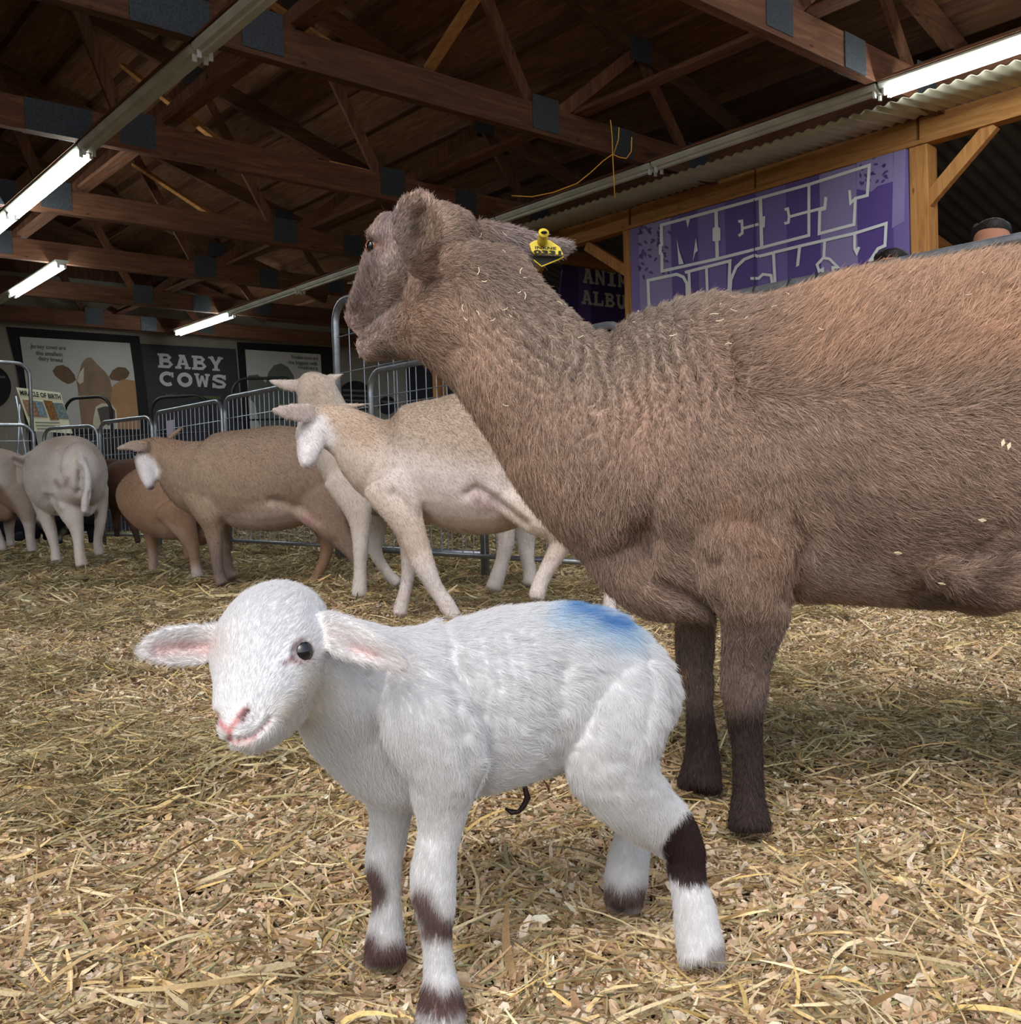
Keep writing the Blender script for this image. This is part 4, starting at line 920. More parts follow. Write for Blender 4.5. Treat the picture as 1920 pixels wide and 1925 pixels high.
GLB = [(500, 1120, .3, -.95, .007, .5), (440, 1200, -.35, -.9, .006, .3), (480, 1300, -.1, -1, .005, .25), (440, 1350, -.6, -.7, .004, .25), (520, 1260, .5, -.7, .005, .25), (560, 1180, .6, -.6, .006, .4), (470, 1400, -.1, .9, .006, .5), (540, 1330, .6, .5, .006, .3),
       (330, 1210, -1, .1, .006, .4), (270, 1225, -1, .1, .006, .5), (680, 1205, .9, .4, .007, .4), (745, 1245, .9, .5, .006, .5),
       (620, 1300, .5, .9, .011, .35), (600, 1420, .3, .9, .012, .6), (700, 1380, .1, 1, .012, .35), (700, 1500, .3, 1, .012, .5), (780, 1230, .9, .5, .012, .3), (860, 1250, .8, .6, .012, .3), (820, 1400, .2, 1, .011, .3), (900, 1350, .7, .7, .013, .35), (960, 1200, .9, .3, .012, .35), (960, 1440, .9, .4, .011, .3), (1040, 1250, .8, .5, .014, .35),
       (1100, 1160, .9, .2, .014, .5), (1140, 1300, .5, .8, .013, .35), (1220, 1250, .6, .8, .013, .4), (1230, 1350, .1, 1, .013, .4), (1120, 1420, .1, 1, .011, .3), (1180, 1500, .6, .7, .010, .3), (1290, 1600, .1, 1, .008, .3), (1310, 1750, .1, 1, .009, .35), (830, 1560, 0, 1, .008, .3), (825, 1700, 0, 1, .007, .3), (828, 1880, 0, 1, .008, .4), (728, 1600, 0, 1, .008, .3), (725, 1790, 0, 1, .008, .4), (1180, 1600, 0, 1, .009, .4)]
if HAIR:
    wv = lambda x, y: (fbm(x/30, y/22, 8)-.5)*2.2*sstep(760, 860, x)*sstep(1500, 1430, y)
    bare = np.clip(S.w([(404, 1343), (412, 1358), (428, 1372), (440, 1362), (450, 1344), (460, 1332)], 12)*1.6+S.w([(430, 1391), (448, 1391), (467, 1387), (486, 1377), (500, 1362), (508, 1352)], 11)*1.6+S.w([(545, 1240), (567, 1226), (580, 1226)], 19)*1.3+S.w([(665, 1216), (700, 1228)], 9)+S.w([(300, 1222), (390, 1218)], 9), 0, 1)
    hairs(lamb, S, 'coat_hair', int(260000*HAIR), GLB, .00022, M['hair_white'], dens=1-.97*bare, curl=.10, sig=45, colvar=.03, wave=wv)
# ================================================================== EWE
mb = MB()
# head
loft(mb, [(858, 468, 1.50, 72, 82), (805, 462, 1.50, 82, 86), (762, 492, 1.52, 76, 80), (728, 540, 1.56, 58, 62), (700, 580, 1.60, 45, 50), (682, 606, 1.62, 33, 42)], seg=26, cap=(.5, .35))
loft(mb, [(850, 580, 1.50, 78, 70), (800, 608, 1.51, 62, 62), (752, 628, 1.55, 44, 50), (715, 643, 1.58, 32, 40), (697, 652, 1.60, 26, 34)], seg=22, cap=(.5, .35))
loft(mb, [(740, 420, 1.51, 26, 60), (722, 450, 1.52, 26, 62), (712, 480, 1.53, 20, 55)], seg=16)
# neck and trunk
loft(mb, [(845, 530, 1.49, 104, 88), (875, 568, 1.48, 134, 105), (945, 640, 1.47, 127, 118), (1007, 709, 1.46, 138, 140), (1072, 768, 1.46, 168, 170), (1140, 826, 1.46, 190, 200), (1215, 885, 1.46, 205, 220)], seg=40, cap=(.4, .4))
loft(mb, [(1168, 856, 1.46, 215, 190), (1205, 852, 1.46, 260, 220), (1260, 854, 1.46, 285, 240), (1340, 856, 1.46, 298, 255), (1450, 848, 1.45, 284, 275), (1600, 832, 1.44, 302, 300), (1750, 825, 1.43, 316, 315), (1900, 814, 1.42, 326, 320), (2050, 812, 1.40, 328, 310), (2200, 815, 1.38, 320, 280), (2330, 850, 1.36, 250, 220), (2390, 880, 1.35, 160, 150)], seg=40, cap=(.5, .5))
# brisket
loft(mb, [(1128, 962, 1.44, 68, 85), (1168, 1028, 1.44, 74, 90), (1208, 1072, 1.43, 72, 95), (1250, 1100, 1.43, 66, 100), (1330, 1118, 1.43, 48, 80)], seg=20)
# near fore leg
loft(mb, [(1370, 900, 1.34, 90, 50), (1400, 1000, 1.32, 112, 70), (1412, 1090, 1.33, 92, 75), (1418, 1150, 1.35, 65, 62), (1408, 1214, 1.37, 49, 50), (1401, 1256, 1.38, 44, 46), (1400, 1299, 1.385, 42, 44), (1399, 1330, 1.385, 36, 40), (1401, 1363, 1.39, 31, 34), (1405, 1406, 1.39, 27, 30), (1406, 1449, 1.39, 27, 30), (1407, 1491, 1.39, 28, 33), (1408, 1530, 1.385, 35, 40), (1410, 1556, 1.38, 40, 46)], seg=22, cap=(.5, .15))
loft(mb, [(1310, 1060, 1.54, 60, 60), (1307, 1150, 1.56, 38, 42), (1307, 1214, 1.57, 35, 38), (1306, 1256, 1.57, 33, 36), (1314, 1290, 1.57, 27, 32), (1315, 1320, 1.57, 24, 28), (1319, 1384, 1.57, 27, 28), (1320, 1427, 1.565, 32, 33), (1317, 1461, 1.56, 38, 40), (1315, 1480, 1.555, 42, 46)], seg=20, cap=(.5, .15))
# hind legs (outside the frame)
loft(mb, [(2230, 950, 1.27, 150, 90), (2250, 1080, 1.25, 110, 70), (2300, 1190, 1.25, 60, 50), (2330, 1270, 1.25, 42, 42), (2310, 1400, 1.25, 33, 34), (2295, 1520, 1.25, 33, 35), (2290, 1590, 1.245, 42, 44), (2285, 1608, 1.24, 45, 48)], seg=20, cap=(.5, .15))
loft(mb, [(2230, 950, 1.50, 130, 80), (2240, 1060, 1.52, 90, 60), (2270, 1140, 1.53, 52, 45), (2290, 1210, 1.53, 36, 38), (2270, 1330, 1.53, 28, 30), (2255, 1430, 1.53, 30, 32), (2250, 1478, 1.525, 38, 42)], seg=20, cap=(.5, .15))
# flank fold and udder
loft(mb, [(1760, 1060, 1.28, 40, 50), (1850, 1085, 1.27, 50, 60), (1960, 1060, 1.26, 70, 70), (2080, 1000, 1.25, 90, 70)], seg=18)
loft(mb, [(1790, 1120, 1.42, 22, 60), (1850, 1128, 1.42, 24, 70), (1900, 1090, 1.42, 40, 70)], seg=16)
loft(mb, [(2040, 1120, 1.40, 60, 90), (2140, 1150, 1.40, 80, 100)], seg=20)
loft(mb, [(2370, 640, 1.36, 40, 40), (2420, 720, 1.36, 34, 34), (2430, 850, 1.36, 28, 26), (2425, 960, 1.36, 18, 18)], seg=14)  # tail
# ears
loft(mb, [(796, 505, 1.40, 22, 24), (790, 470, 1.365, 38, 15), (788, 432, 1.345, 50, 10), (791, 395, 1.335, 47, 9), (799, 369, 1.33, 26, 8)], seg=28, cup=.62, cap=(.3, .4))
loft(mb, [(900, 455, 1.56, 40, 30), (945, 460, 1.58, 40, 16), (1000, 466, 1.60, 34, 10), (1045, 466, 1.62, 20, 8), (1075, 461, 1.64, 8, 6)], seg=20, cap=(.3, .5))
me = fuse(mb, .0046, 8)
E = Sculpt(me)
# face sculpt
E.push([(704, 463)], 14, -.006); E.push([(700, 442), (715, 446)], 9, .004); E.push([(712, 480), (722, 500), (735, 520)], 10, .003)
E.push([(745, 480), (770, 560), (760, 600)], 26, -.003); E.push([(790, 630), (815, 600)], 34, .007); E.push([(850, 560), (858, 620), (850, 650)], 18, -.005)
E.upd()
E.push([(672, 640), (690, 632), (702, 622)], 6, -.010); E.push([(655, 632), (672, 630)], 7, .002); E.push([(660, 590), (668, 584)], 6, -.004); E.push([(690, 665), (705, 672)], 12, .003)
E.push([(735, 610), (722, 640)], 16, -.002)
# ear hollow
E.push([(788, 405), (783, 455)], 14, -.008)
E.push([(812, 490), (822, 475)], 10, -.004)
# shoulder, elbow fold, brisket, flank
E.push([(1495, 985), (1520, 1020), (1500, 1070), (1480, 1130)], 16, -.012); E.push([(1470, 1000), (1465, 1060)], 28, .006)
E.push([(1250, 1095), (1300, 1120), (1345, 1150)], 10, -.010); E.push([(1220, 1110), (1260, 1140), (1340, 1158)], 9, .005); E.push([(1240, 1070), (1320, 1100)], 14, .006); E.push([(1340, 1060), (1350, 1150)], 16, -.007)
E.push([(1200, 1000), (1290, 1030), (1340, 1060)], 22, -.006); E.push([(1380, 760), (1350, 900), (1330, 1000)], 34, -.006); E.push([(1180, 800), (1240, 940)], 40, .006)
E.push([(1530, 800), (1540, 940)], 60, -.004); E.push([(1840, 1040), (1770, 1090), (1700, 1120)], 14, -.008); E.push([(1880, 1000), (1830, 1040)], 20, -.006); E.push([(1840, 1070), (1900, 1060)], 14, .005)
E.push([(860, 660), (900, 740), (960, 850)], 22, -.004); E.push([(905, 700), (985, 840), (1080, 980)], 24, .004)
E.push([(1130, 610), (1180, 700)], 30, -.006)
E.upd()
# neck wrinkles
wx = E.x+(fbm(E.x/60, E.y/60, 2)-.5)*50-.10*(E.y-600)
for (cx, cy, sx, sy, lam, ang, amp) in ((1180, 680, 150, 130, 30, 0, .0085), (1000, 620, 90, 90, 28, .75, .006), (1330, 690, 110, 80, 34, 0, .006), (1110, 800, 60, 110, 26, -.15, .005)):
    m = np.exp(-((E.x-cx)/sx)**2-((E.y-cy)/sy)**2)*E.near
    ph = (wx*math.cos(ang)+E.y*math.sin(ang)*-1)/lam*2*np.pi
    E.co -= E.no*(m*amp*(1-np.abs(np.sin(ph/2)))**1.5*1.8*(.5+fbm(E.x/40, E.y/120, 6)))[:, None]
nz = fbm(E.x/24, E.y/24, 4)-.5
E.co += E.no*(nz*.006*np.exp(-((E.x-1000)/140)**2-((E.y-560)/160)**2))[:, None]
E.upd()
# coat colours
x, y = E.x, E.y
E.col[:] = rgb(146, 118, 98)
nzz = fbm(x/70, y/70, 12)
E.paint(rgb(176, 134, 96), np.clip(sstep(1380, 1560, x)*sstep(760, 640, y)*(.5+.6*nzz), 0, 1))          # gingery back
E.paint(rgb(134, 122, 106), sstep(1420, 1200, x)*sstep(700, 580, y+abs(x-1230)*.25)*sstep(950, 1080, x)*.9)   # grey withers
E.paint(rgb(126, 108, 92), E.poly([(840, 390), (920, 410), (1060, 580), (1200, 600), (1300, 660), (1160, 760), (1000, 700), (900, 560)], 50)*.75)
E.paint(rgb(168, 134, 108), E.w([(870, 640), (930, 790), (1020, 930)], 60, near=False)*.75)                                   # pale throat
E.paint(rgb(166, 134, 110), E.w([(780, 600), (830, 560), (850, 640)], 45)*.7)
E.paint(rgb(160, 146, 142), E.w([(760, 440), (745, 500), (700, 600)], 40, near=False)*.75)
E.paint(rgb(120, 102, 104), E.w([(735, 400), (705, 470), (680, 540), (668, 590)], 17, near=False)*.8)
E.paint(rgb(178, 162, 158), E.w([(722, 500), (715, 560), (710, 600)], 10)*.6); E.paint(rgb(170, 150, 146), E.w([(665, 615), (672, 655)], 16)*.7)
E.paint(rgb(92, 76, 70), E.w([(735, 668), (712, 664)], 14)*.8); E.paint(rgb(168, 124, 108), E.w([(714, 464)], 9)*.6); E.paint(rgb(60, 48, 50), E.w([(698, 448), (695, 470)], 5)*.8)
E.paint(rgb(96, 74, 62), E.w([(785, 400), (785, 462)], 18)*.75); E.paint(rgb(152, 128, 112), E.ring and np.exp(-((E.dist([(790, 415)])-42)/8)**2)*E.near*.6)
E.paint(rgb(140, 124, 122), sstep(900, 960, x)*sstep(520, 480, y)*sstep(1.53, 1.56, E.d)*.8)                          # far ear
E.paint(rgb(140, 102, 74), np.clip(E.w([(1360, 960), (1420, 1010), (1470, 1050)], 55)*(.3+nzz), 0, 1)*.6)
E.paint(rgb(150, 114, 90), np.clip(E.w([(1190, 780), (1250, 860)], 60)*nzz*1.3, 0, 1)*.7)
E.paint(rgb(112, 88, 72), np.clip(E.w([(1560, 900), (1620, 1000), (1800, 1000)], 70)*(.2+nzz), 0, 1)*.5)
E.paint(rgb(158, 136, 124), E.w([(1530, 1060), (1640, 1090)], 34)*.8); E.paint(rgb(160, 140, 126), E.w([(1260, 1135), (1340, 1150)], 12)*.7)
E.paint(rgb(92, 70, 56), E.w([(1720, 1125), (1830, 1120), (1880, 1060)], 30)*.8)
leg = sstep(1120, 1230, y); E.paint(rgb(106, 88, 82), leg*.85); leg2 = sstep(1290, 1370, y); E.paint(rgb(66, 50, 47), leg2)
E.paint(rgb(150, 108, 76), E.w([(1284, 1265)], 13)*.85); E.paint(rgb(108, 82, 60), E.w([(1375, 1325)], 16)*.7)
g = np.random.default_rng(5)
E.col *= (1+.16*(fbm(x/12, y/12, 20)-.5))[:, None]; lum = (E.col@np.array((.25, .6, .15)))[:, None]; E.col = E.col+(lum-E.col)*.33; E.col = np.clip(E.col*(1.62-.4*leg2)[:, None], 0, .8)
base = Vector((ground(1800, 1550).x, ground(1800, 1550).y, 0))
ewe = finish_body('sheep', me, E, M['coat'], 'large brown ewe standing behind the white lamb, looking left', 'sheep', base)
bv = bvhof(E); h, nn = hit(bv, 703, 463)
ey = mk('eye', MB().ball(Vector(h)+ray(703, 463).normalized()*.0095-ewe.location, .0125, n=20), M['eye_amber'], ewe, smooth=True)
mk('pupil', MB().ball(Vector(h)+ray(700, 463).normalized()*.0055+Vector(RV)*-.0035-ewe.location, .0075, .010, .0095, n=16), M['eye_black'], ey, smooth=True)
GE = [(780, 400, .1, -1, .005, .3), (790, 450, -.1, -1, .005, .3), (740, 430, .3, -.9, .007, .3), (700, 520, .3, -.9, .008, .25), (670, 600, .5, -.8, .007, .25), (740, 600, .7, -.3, .010, .3), (700, 660, .6, .4, .009, .4), (790, 640, .8, .3, .013, .35), (860, 430, .9, .3, .011, .5), (870, 560, .6, .8, .014, .35), (960, 620, .6, .8, .008, .4), (1120, 700, .2, 1, .007, .35), (1230, 690, .2, 1, .007, .35), (1200, 620, .5, .7, .008, .4), (820, 380, .5, -.8, .006, .3), (830, 440, .5, .3, .006, .3), (760, 380, -.3, -.9, .006, .3), (750, 470, .3, -.5, .006, .3), (1000, 500, .7, .7, .014, .6), (1040, 460, .9, 0, .008, .3),
      (900, 760, .4, .9, .016, .4), (1000, 900, .2, 1, .016, .4), (1080, 740, .2, 1, .008, .4), (1150, 600, .7, .2, .010, .6), (1180, 750, .1, 1, .007, .35), (1280, 560, .7, .1, .014, .6), (1300, 700, .3, .9, .009, .4), (1420, 560, .8, -.3, .015, .6), (1420, 680, .8, -.2, .017, .5),
      (1150, 980, .1, 1, .015, .35), (1280, 900, .3, .9, .013, .3), (1400, 820, .5, .8, .012, .3), (1420, 1000, .2, 1, .014, .35), (1550, 850, .6, .7, .012, .25), (1550, 640, .75, -.65, .021, .6), (1650, 520, .6, -.8, .023, .75), (1700, 620, .7, -.7, .022, .65), (1800, 560, .6, -.8, .023, .7), (1800, 700, .8, -.5, .021, .5), (1900, 470, .6, -.8, .023, .75), (1900, 650, .7, -.6, .021, .6),
      (1700, 800, .8, .4, .013, .25), (1850, 850, .8, .5, .013, .25), (1600, 1000, .8, .5, .014, .3), (1600, 1090, 1, .1, .014, .3), (1780, 1080, 1, -.1, .015, .3), (1250, 1120, .8, .4, .014, .35), (1410, 1150, 0, 1, .011, .3), (1405, 1300, 0, 1, .009, .25), (1405, 1500, 0, 1, .009, .3), (1308, 1250, 0, 1, .009, .3), (1318, 1450, 0, 1, .009, .3), (2200, 800, .8, .5, .015, .3)]
if HAIR:
    dn = np.where(E.x > 1990, .8, 1.0)*np.where(E.near > .02, 1, .55)
    hairs(ewe, E, 'coat_hair', int(480000*HAIR), GE, .00045, M['hair'], dens=dn, curl=.18, sig=50, colvar=.30, wave=lambda x, y: (fbm(x/40, y/40, 31)-.5)*1.0)
# ---- ear tag
TD = 1.575
tg = empty('ear_tag', P(1030, 465, TD), 'yellow plastic ear tag on the brown ewe\'s far ear', 'ear tag')
def tl(x, y, o=0): return local(tg, P(960+x/6.857, 400+y/6.859, TD-o))
M['tag_yellow'] = plain('tag_yellow', rgb(232, 208, 70), .4, 0, .05, 60); M['ink'] = plain('ink', rgb(30, 26, 16), .6)
mk('front_plate', MB().prism([tl(*q) for q in ((240, 400), (275, 375), (330, 350), (500, 350), (560, 385), (640, 445), (685, 545), (300, 530), (268, 490))], tuple(FV*.003)), M['tag_yellow'], tg, bevel=.0012)
mk('stud', MB().tube([tl(410, 362, .0), tl(410, 362, .004), tl(414, 320, .010), tl(425, 275, .018), tl(430, 258, .021)], [.0085, .0082, .0074, .0072, .0086], 20), M['tag_yellow'], tg, smooth=True)
mk('stud_hole', MB().ball(tl(432, 255, .0222), .0052, .0052, .0025, n=12), M['ink'], tg, smooth=True)
mb = MB()
for body, xa, ya, xb, yb, hh, bd in (('INKNE', 312, 462, 590, 474, 34, .02), ('0331', 300, 524, 655, 538, 46, .05)):
    m2 = MB(); text_mb(m2, body, Vector((0, 0, 0)), Vector((1, 0, 0)), Vector((0, 1, 0)), 1, bd); w = max(q[0] for q in m2.v)
    a, b, c = tl(xa, ya, .001), tl(xb, yb, .001), tl(xa, ya-hh, .001)
    mb.add([a+(b-a)*(q[0]/w)+(c-a)*(q[1]/.72) for q in m2.v], m2.f)
mk('lettering', mb, M['ink'], tg)
mk('back_plate', MB().prism([tl(*q, -.012) for q in ((280, 555), (680, 560), (610, 610), (400, 690))], tuple(FV*.003)), M['ink'], tg)
mk('back_plate_edge', MB().tube([tl(300, 610, -.009), tl(402, 692, -.009), tl(615, 606, -.009), tl(682, 570, -.009)], .0011, 6), M['tag_yellow'], tg)

# ---- chaff caught in the fleece
g = np.random.default_rng(77); mb = MB()
for (cx, cy, sx, sy, n) in ((960, 540, 70, 60, 22), (1200, 605, 120, 30, 22), (1400, 595, 160, 40, 10), (1690, 560, 130, 80, 4)):
    for i in range(n):
        x, y = g.normal(cx, sx), g.normal(cy, sy); h, nn = hit(bv, x, y)
        if h is None or (h-CAM).length > 1.9: continue
        q = h+nn*.011; a = Vector(g.normal(0, 1, 3)); a = (a-nn*a.dot(nn)).normalized(); b = nn.cross(a); L = g.uniform(.002, .006); w = .0005
        mb.add([q-a*L-b*w, q-a*L+b*w, q+b*(w+L*.3), q+b*(L*.3-w), q+a*L+b*w, q+a*L-b*w], [(0, 1, 2, 3), (3, 2, 4, 5)])
for x, y in ((1841, 968), (1878, 832), (1890, 838), (1686, 1026), (1770, 1080), (1602, 520)):
    h, nn = hit(bv, x, y)
    if h is None: continue
    q = h+nn*.013; a = Vector(g.normal(0, 1, 3)); a = (a-nn*a.dot(nn)).normalized(); b = nn.cross(a); mb.prism([q-a*.005, q-b*.002, q+a*.005, q+b*.003], nn*.001)
tag(mk('chaff', mb, plain('chaff_pale', rgb(236, 224, 190), .6)), 'pale bits of chaff caught in the brown ewe\'s coat', 'chaff', kind='stuff')
# ================================================================== THE FLOCK BEHIND
Z3 = (0, 560, 2.743); Z4 = (500, 560, 2.743); R2 = (0, 840, 6.857)
PALE = rgb(206, 190, 176); TAN = rgb(176, 146, 120); WHT = rgb(226, 220, 216)
def flock(label, parts, paint, base_px, vox=.011, smooth=6, sculpt=None, eyes=(), group='sheep walking in the pen', name='sheep', er=.013, fur=0):
    mb = MB()
    for p in parts:
        loft(mb, p[0], **p[1])
    me = fuse(mb, vox, smooth); s = Sculpt(me)
    if sculpt: sculpt(s); s.upd()
    paint(s); s.col *= (1+.2*(fbm(s.x/14, s.y/14, 3)-.5))[:, None]; lum = (s.col@np.array((.25, .6, .15)))[:, None]; s.col = np.clip(s.col+(lum-s.col)*.12, 0, 1)*1.06
    g = ground(*base_px)
    o = finish_body(name, me, s, M['coat_far'], label, 'sheep' if name == 'sheep' else 'calf', Vector((g.x, g.y, 0)), None)
    if fur and HAIR: hairs(o, s, 'coat_hair', int(fur*HAIR), [(0, 1000, .3, .8, .010, .3), (300, 900, .6, .6, .010, .3), (600, 900, .6, .6, .010, .3), (900, 900, .7, .6, .010, .3), (600, 1100, 0, 1, .008, .3), (900, 1100, 0, 1, .008, .3)], .0007, M['hair'], curl=.2, sig=120, colvar=.14, pts=3)
    bq = bvhof(s) if eyes else None
    for (x, y) in eyes:
        h, nn = hit(bq, x, y)
        if h is None: continue
        mk('eye', MB().ball(Vector(h)+ray(x, y).normalized()*er*.5-o.location, er, n=12), M['eye_black'], o, smooth=True)
    return o
def K(tf, **k):
    d = dict(tf=tf, seg=18, sub=4, cap=(.5, .5)); d.update(k); return d
L3, L4 = lambda **k: K(Z3, **k), lambda **k: K(Z4, **k)
LEG = dict(cap=(.4, .2), seg=14)
def z3(*p): return [(a/2.743, 560+b/2.743) for a, b in p]
def z4(*p): return [(500+a/2.743, 560+b/2.743) for a, b in p]
def r2(*p): return [(a/6.857, 840+b/6.857) for a, b in p]
# --- brown ewe with white face
d = 5.25
def paintE(s):
    s.col[:] = rgb(158, 134, 112)
    s.paint(rgb(172, 148, 124), s.w(z3((1000, 800), (1100, 1000)), 60, near=False)*.6)
    s.paint(rgb(206, 186, 170), s.poly(z3((1050, 1000), (1180, 1130), (1400, 1040), (1560, 1090), (1640, 1160), (1500, 1230), (1200, 1230)), 14)*.8)
    s.paint(rgb(226, 222, 222), s.poly(z3((680, 780), (735, 790), (790, 830), (830, 890), (800, 960), (775, 1005), (730, 1000)), 7))
    s.paint(rgb(120, 104, 104), s.w(z3((780, 985),), 9)); s.paint(rgb(166, 132, 104), s.w(z3((800, 740), (880, 760)), 30)*.6)
    s.paint(rgb(146, 124, 112), sstep(980, 1060, s.y)*.8); s.paint(rgb(160, 122, 92), s.poly(z3((1600, 1180), (1760, 1180), (1720, 1540), (1560, 1540)), 8)*.9*(s.d > d+.05))
    s.paint(rgb(112, 96, 90), s.w(z3((1120, 1330), (1145, 1500)), 16, near=False)*.7)
    s.paint(rgb(196, 140, 140), s.w(z3((1590, 1150),), 12)*.8); s.paint(rgb(190, 176, 166), s.w(z3((600, 775), (720, 765)), 10)*.5)
def scE(s):
    s.push(z3((1050, 1030), (1110, 1110), (1150, 1150)), 10, -.012); s.push(z3((1400, 1045), (1560, 1090), (1640, 1150)), 9, -.014); s.push(z3((1500, 1080), (1620, 1140), (1700, 1220)), 12, .012)
    s.push(z3((1060, 700), (1090, 900)), 14, -.006); s.push(z3((1560, 900), (1500, 1060)), 25, -.006)
flock('brown ewe with a white face lowering her head behind the lamb', [
    ([(785, 775, d+.02, 66, 55), (860, 815, d+.01, 98, 80), (945, 875, d, 160, 130), (1030, 915, d, 205, 180), (1150, 926, d, 236, 220), (1350, 936, d, 267, 250), (1500, 918, d, 262, 240), (1640, 895, d, 215, 200), (1740, 885, d, 165, 150), (1790, 885, d, 100, 100)], L3(seg=26)),
    ([(775, 762, d, 60, 55), (752, 830, d-.03, 56, 52), (757, 900, d-.06, 43, 42), (768, 948, d-.08, 30, 34), (775, 978, d-.09, 22, 28)], L3()),
    ([(752, 760, d-.08, 34, 20), (690, 762, d-.12, 33, 14), (635, 771, d-.14, 20, 12), (602, 779, d-.15, 10, 8)], L3(cup=.1)), ([(870, 722, d+.1, 18, 12), (910, 692, d+.13, 15, 9), (945, 662, d+.15, 7, 6)], L3()),
    ([(1040, 1020, d-.14, 100, 50), (1075, 1110, d-.13, 75, 55), (1098, 1190, d-.1, 50, 45), (1112, 1280, d-.08, 38, 38), (1120, 1350, d-.08, 31, 33), (1130, 1430, d-.08, 28, 30), (1145, 1478, d-.09, 34, 36)], L3(**LEG)),
    ([(1120, 1120, d+.14, 60, 45), (1150, 1240, d+.13, 36, 34), (1165, 1330, d+.12, 28, 28), (1180, 1400, d+.1, 27, 28), (1200, 1445, d+.08, 34, 34)], L3(**LEG)),
    ([(1590, 1000, d-.12, 160, 70), (1670, 1110, d-.12, 112, 60), (1735, 1210, d-.11, 68, 50), (1800, 1290, d-.1, 44, 40), (1840, 1350, d-.1, 34, 34), (1870, 1430, d-.1, 30, 30), (1895, 1500, d-.1, 36, 36)], L3(**LEG)),
    ([(1640, 1080, d+.14, 90, 50), (1670, 1190, d+.14, 55, 42), (1688, 1280, d+.14, 36, 34), (1665, 1370, d+.13, 29, 30), (1630, 1440, d+.12, 27, 28), (1605, 1490, d+.11, 33, 34)], L3(**LEG)),
    ([(1560, 1120, d, 40, 50), (1600, 1150, d, 24, 30)], L3())], paintE, (450, 1100), sculpt=scE, fur=60000, eyes=((256, 853),))
# --- pale ewe walking in front
d = 3.68
def paintG(s):
    s.col[:] = rgb(208, 192, 178)
    up = s.poly(z4((470, 560), (700, 540), (1030, 440), (1500, 470), (1560, 700), (1400, 800), (1150, 850), (800, 820), (600, 760), (500, 680)), 26)
    s.paint(rgb(172, 152, 132), up*.9); s.paint(rgb(178, 150, 124), s.w(z4((430, 660), (520, 720)), 26)*.75); s.paint(rgb(196, 172, 146), s.w(z4((300, 570), (480, 620)), 22)*.7)
    s.paint(rgb(228, 224, 226), s.poly(z4((150, 620), (300, 600), (360, 720), (330, 800), (220, 890), (150, 880)), 10)*.9)
    s.paint(rgb(202, 186, 184), s.w(z4((60, 585), (210, 590)), 16)*.6); s.paint(rgb(196, 168, 168), s.w(z4((200, 600), (215, 600)), 8)*.5)
    s.paint(rgb(220, 212, 212), s.w(z4((700, 900), (1150, 1010)), 50)*.6); s.paint(rgb(190, 168, 146), s.w(z4((860, 1180), (1080, 1200), (1250, 1190)), 22)*.5)
    s.paint(rgb(192, 160, 160), s.poly(z4((1040, 1000), (1090, 985), (1180, 1040), (1250, 1090), (1100, 1110)), 8)*.6); s.paint(rgb(210, 202, 202), sstep(1030, 1080, s.y)*.7)
def scG(s):
    s.push(z4((660, 1010), (740, 1080), (830, 1150)), 9, -.012); s.push(z4((1040, 1010), (1080, 985), (1160, 1020), (1260, 1100), (1330, 1160)), 9, -.02); s.push(z4((1180, 1000), (1330, 1110), (1420, 1180)), 14, .012)
    s.push(z4((640, 590), (620, 740), (560, 900)), 16, -.008); s.push(z4((170, 640), (165, 650)), 6, -.006); s.push(z4((880, 560), (860, 720)), 20, -.005)
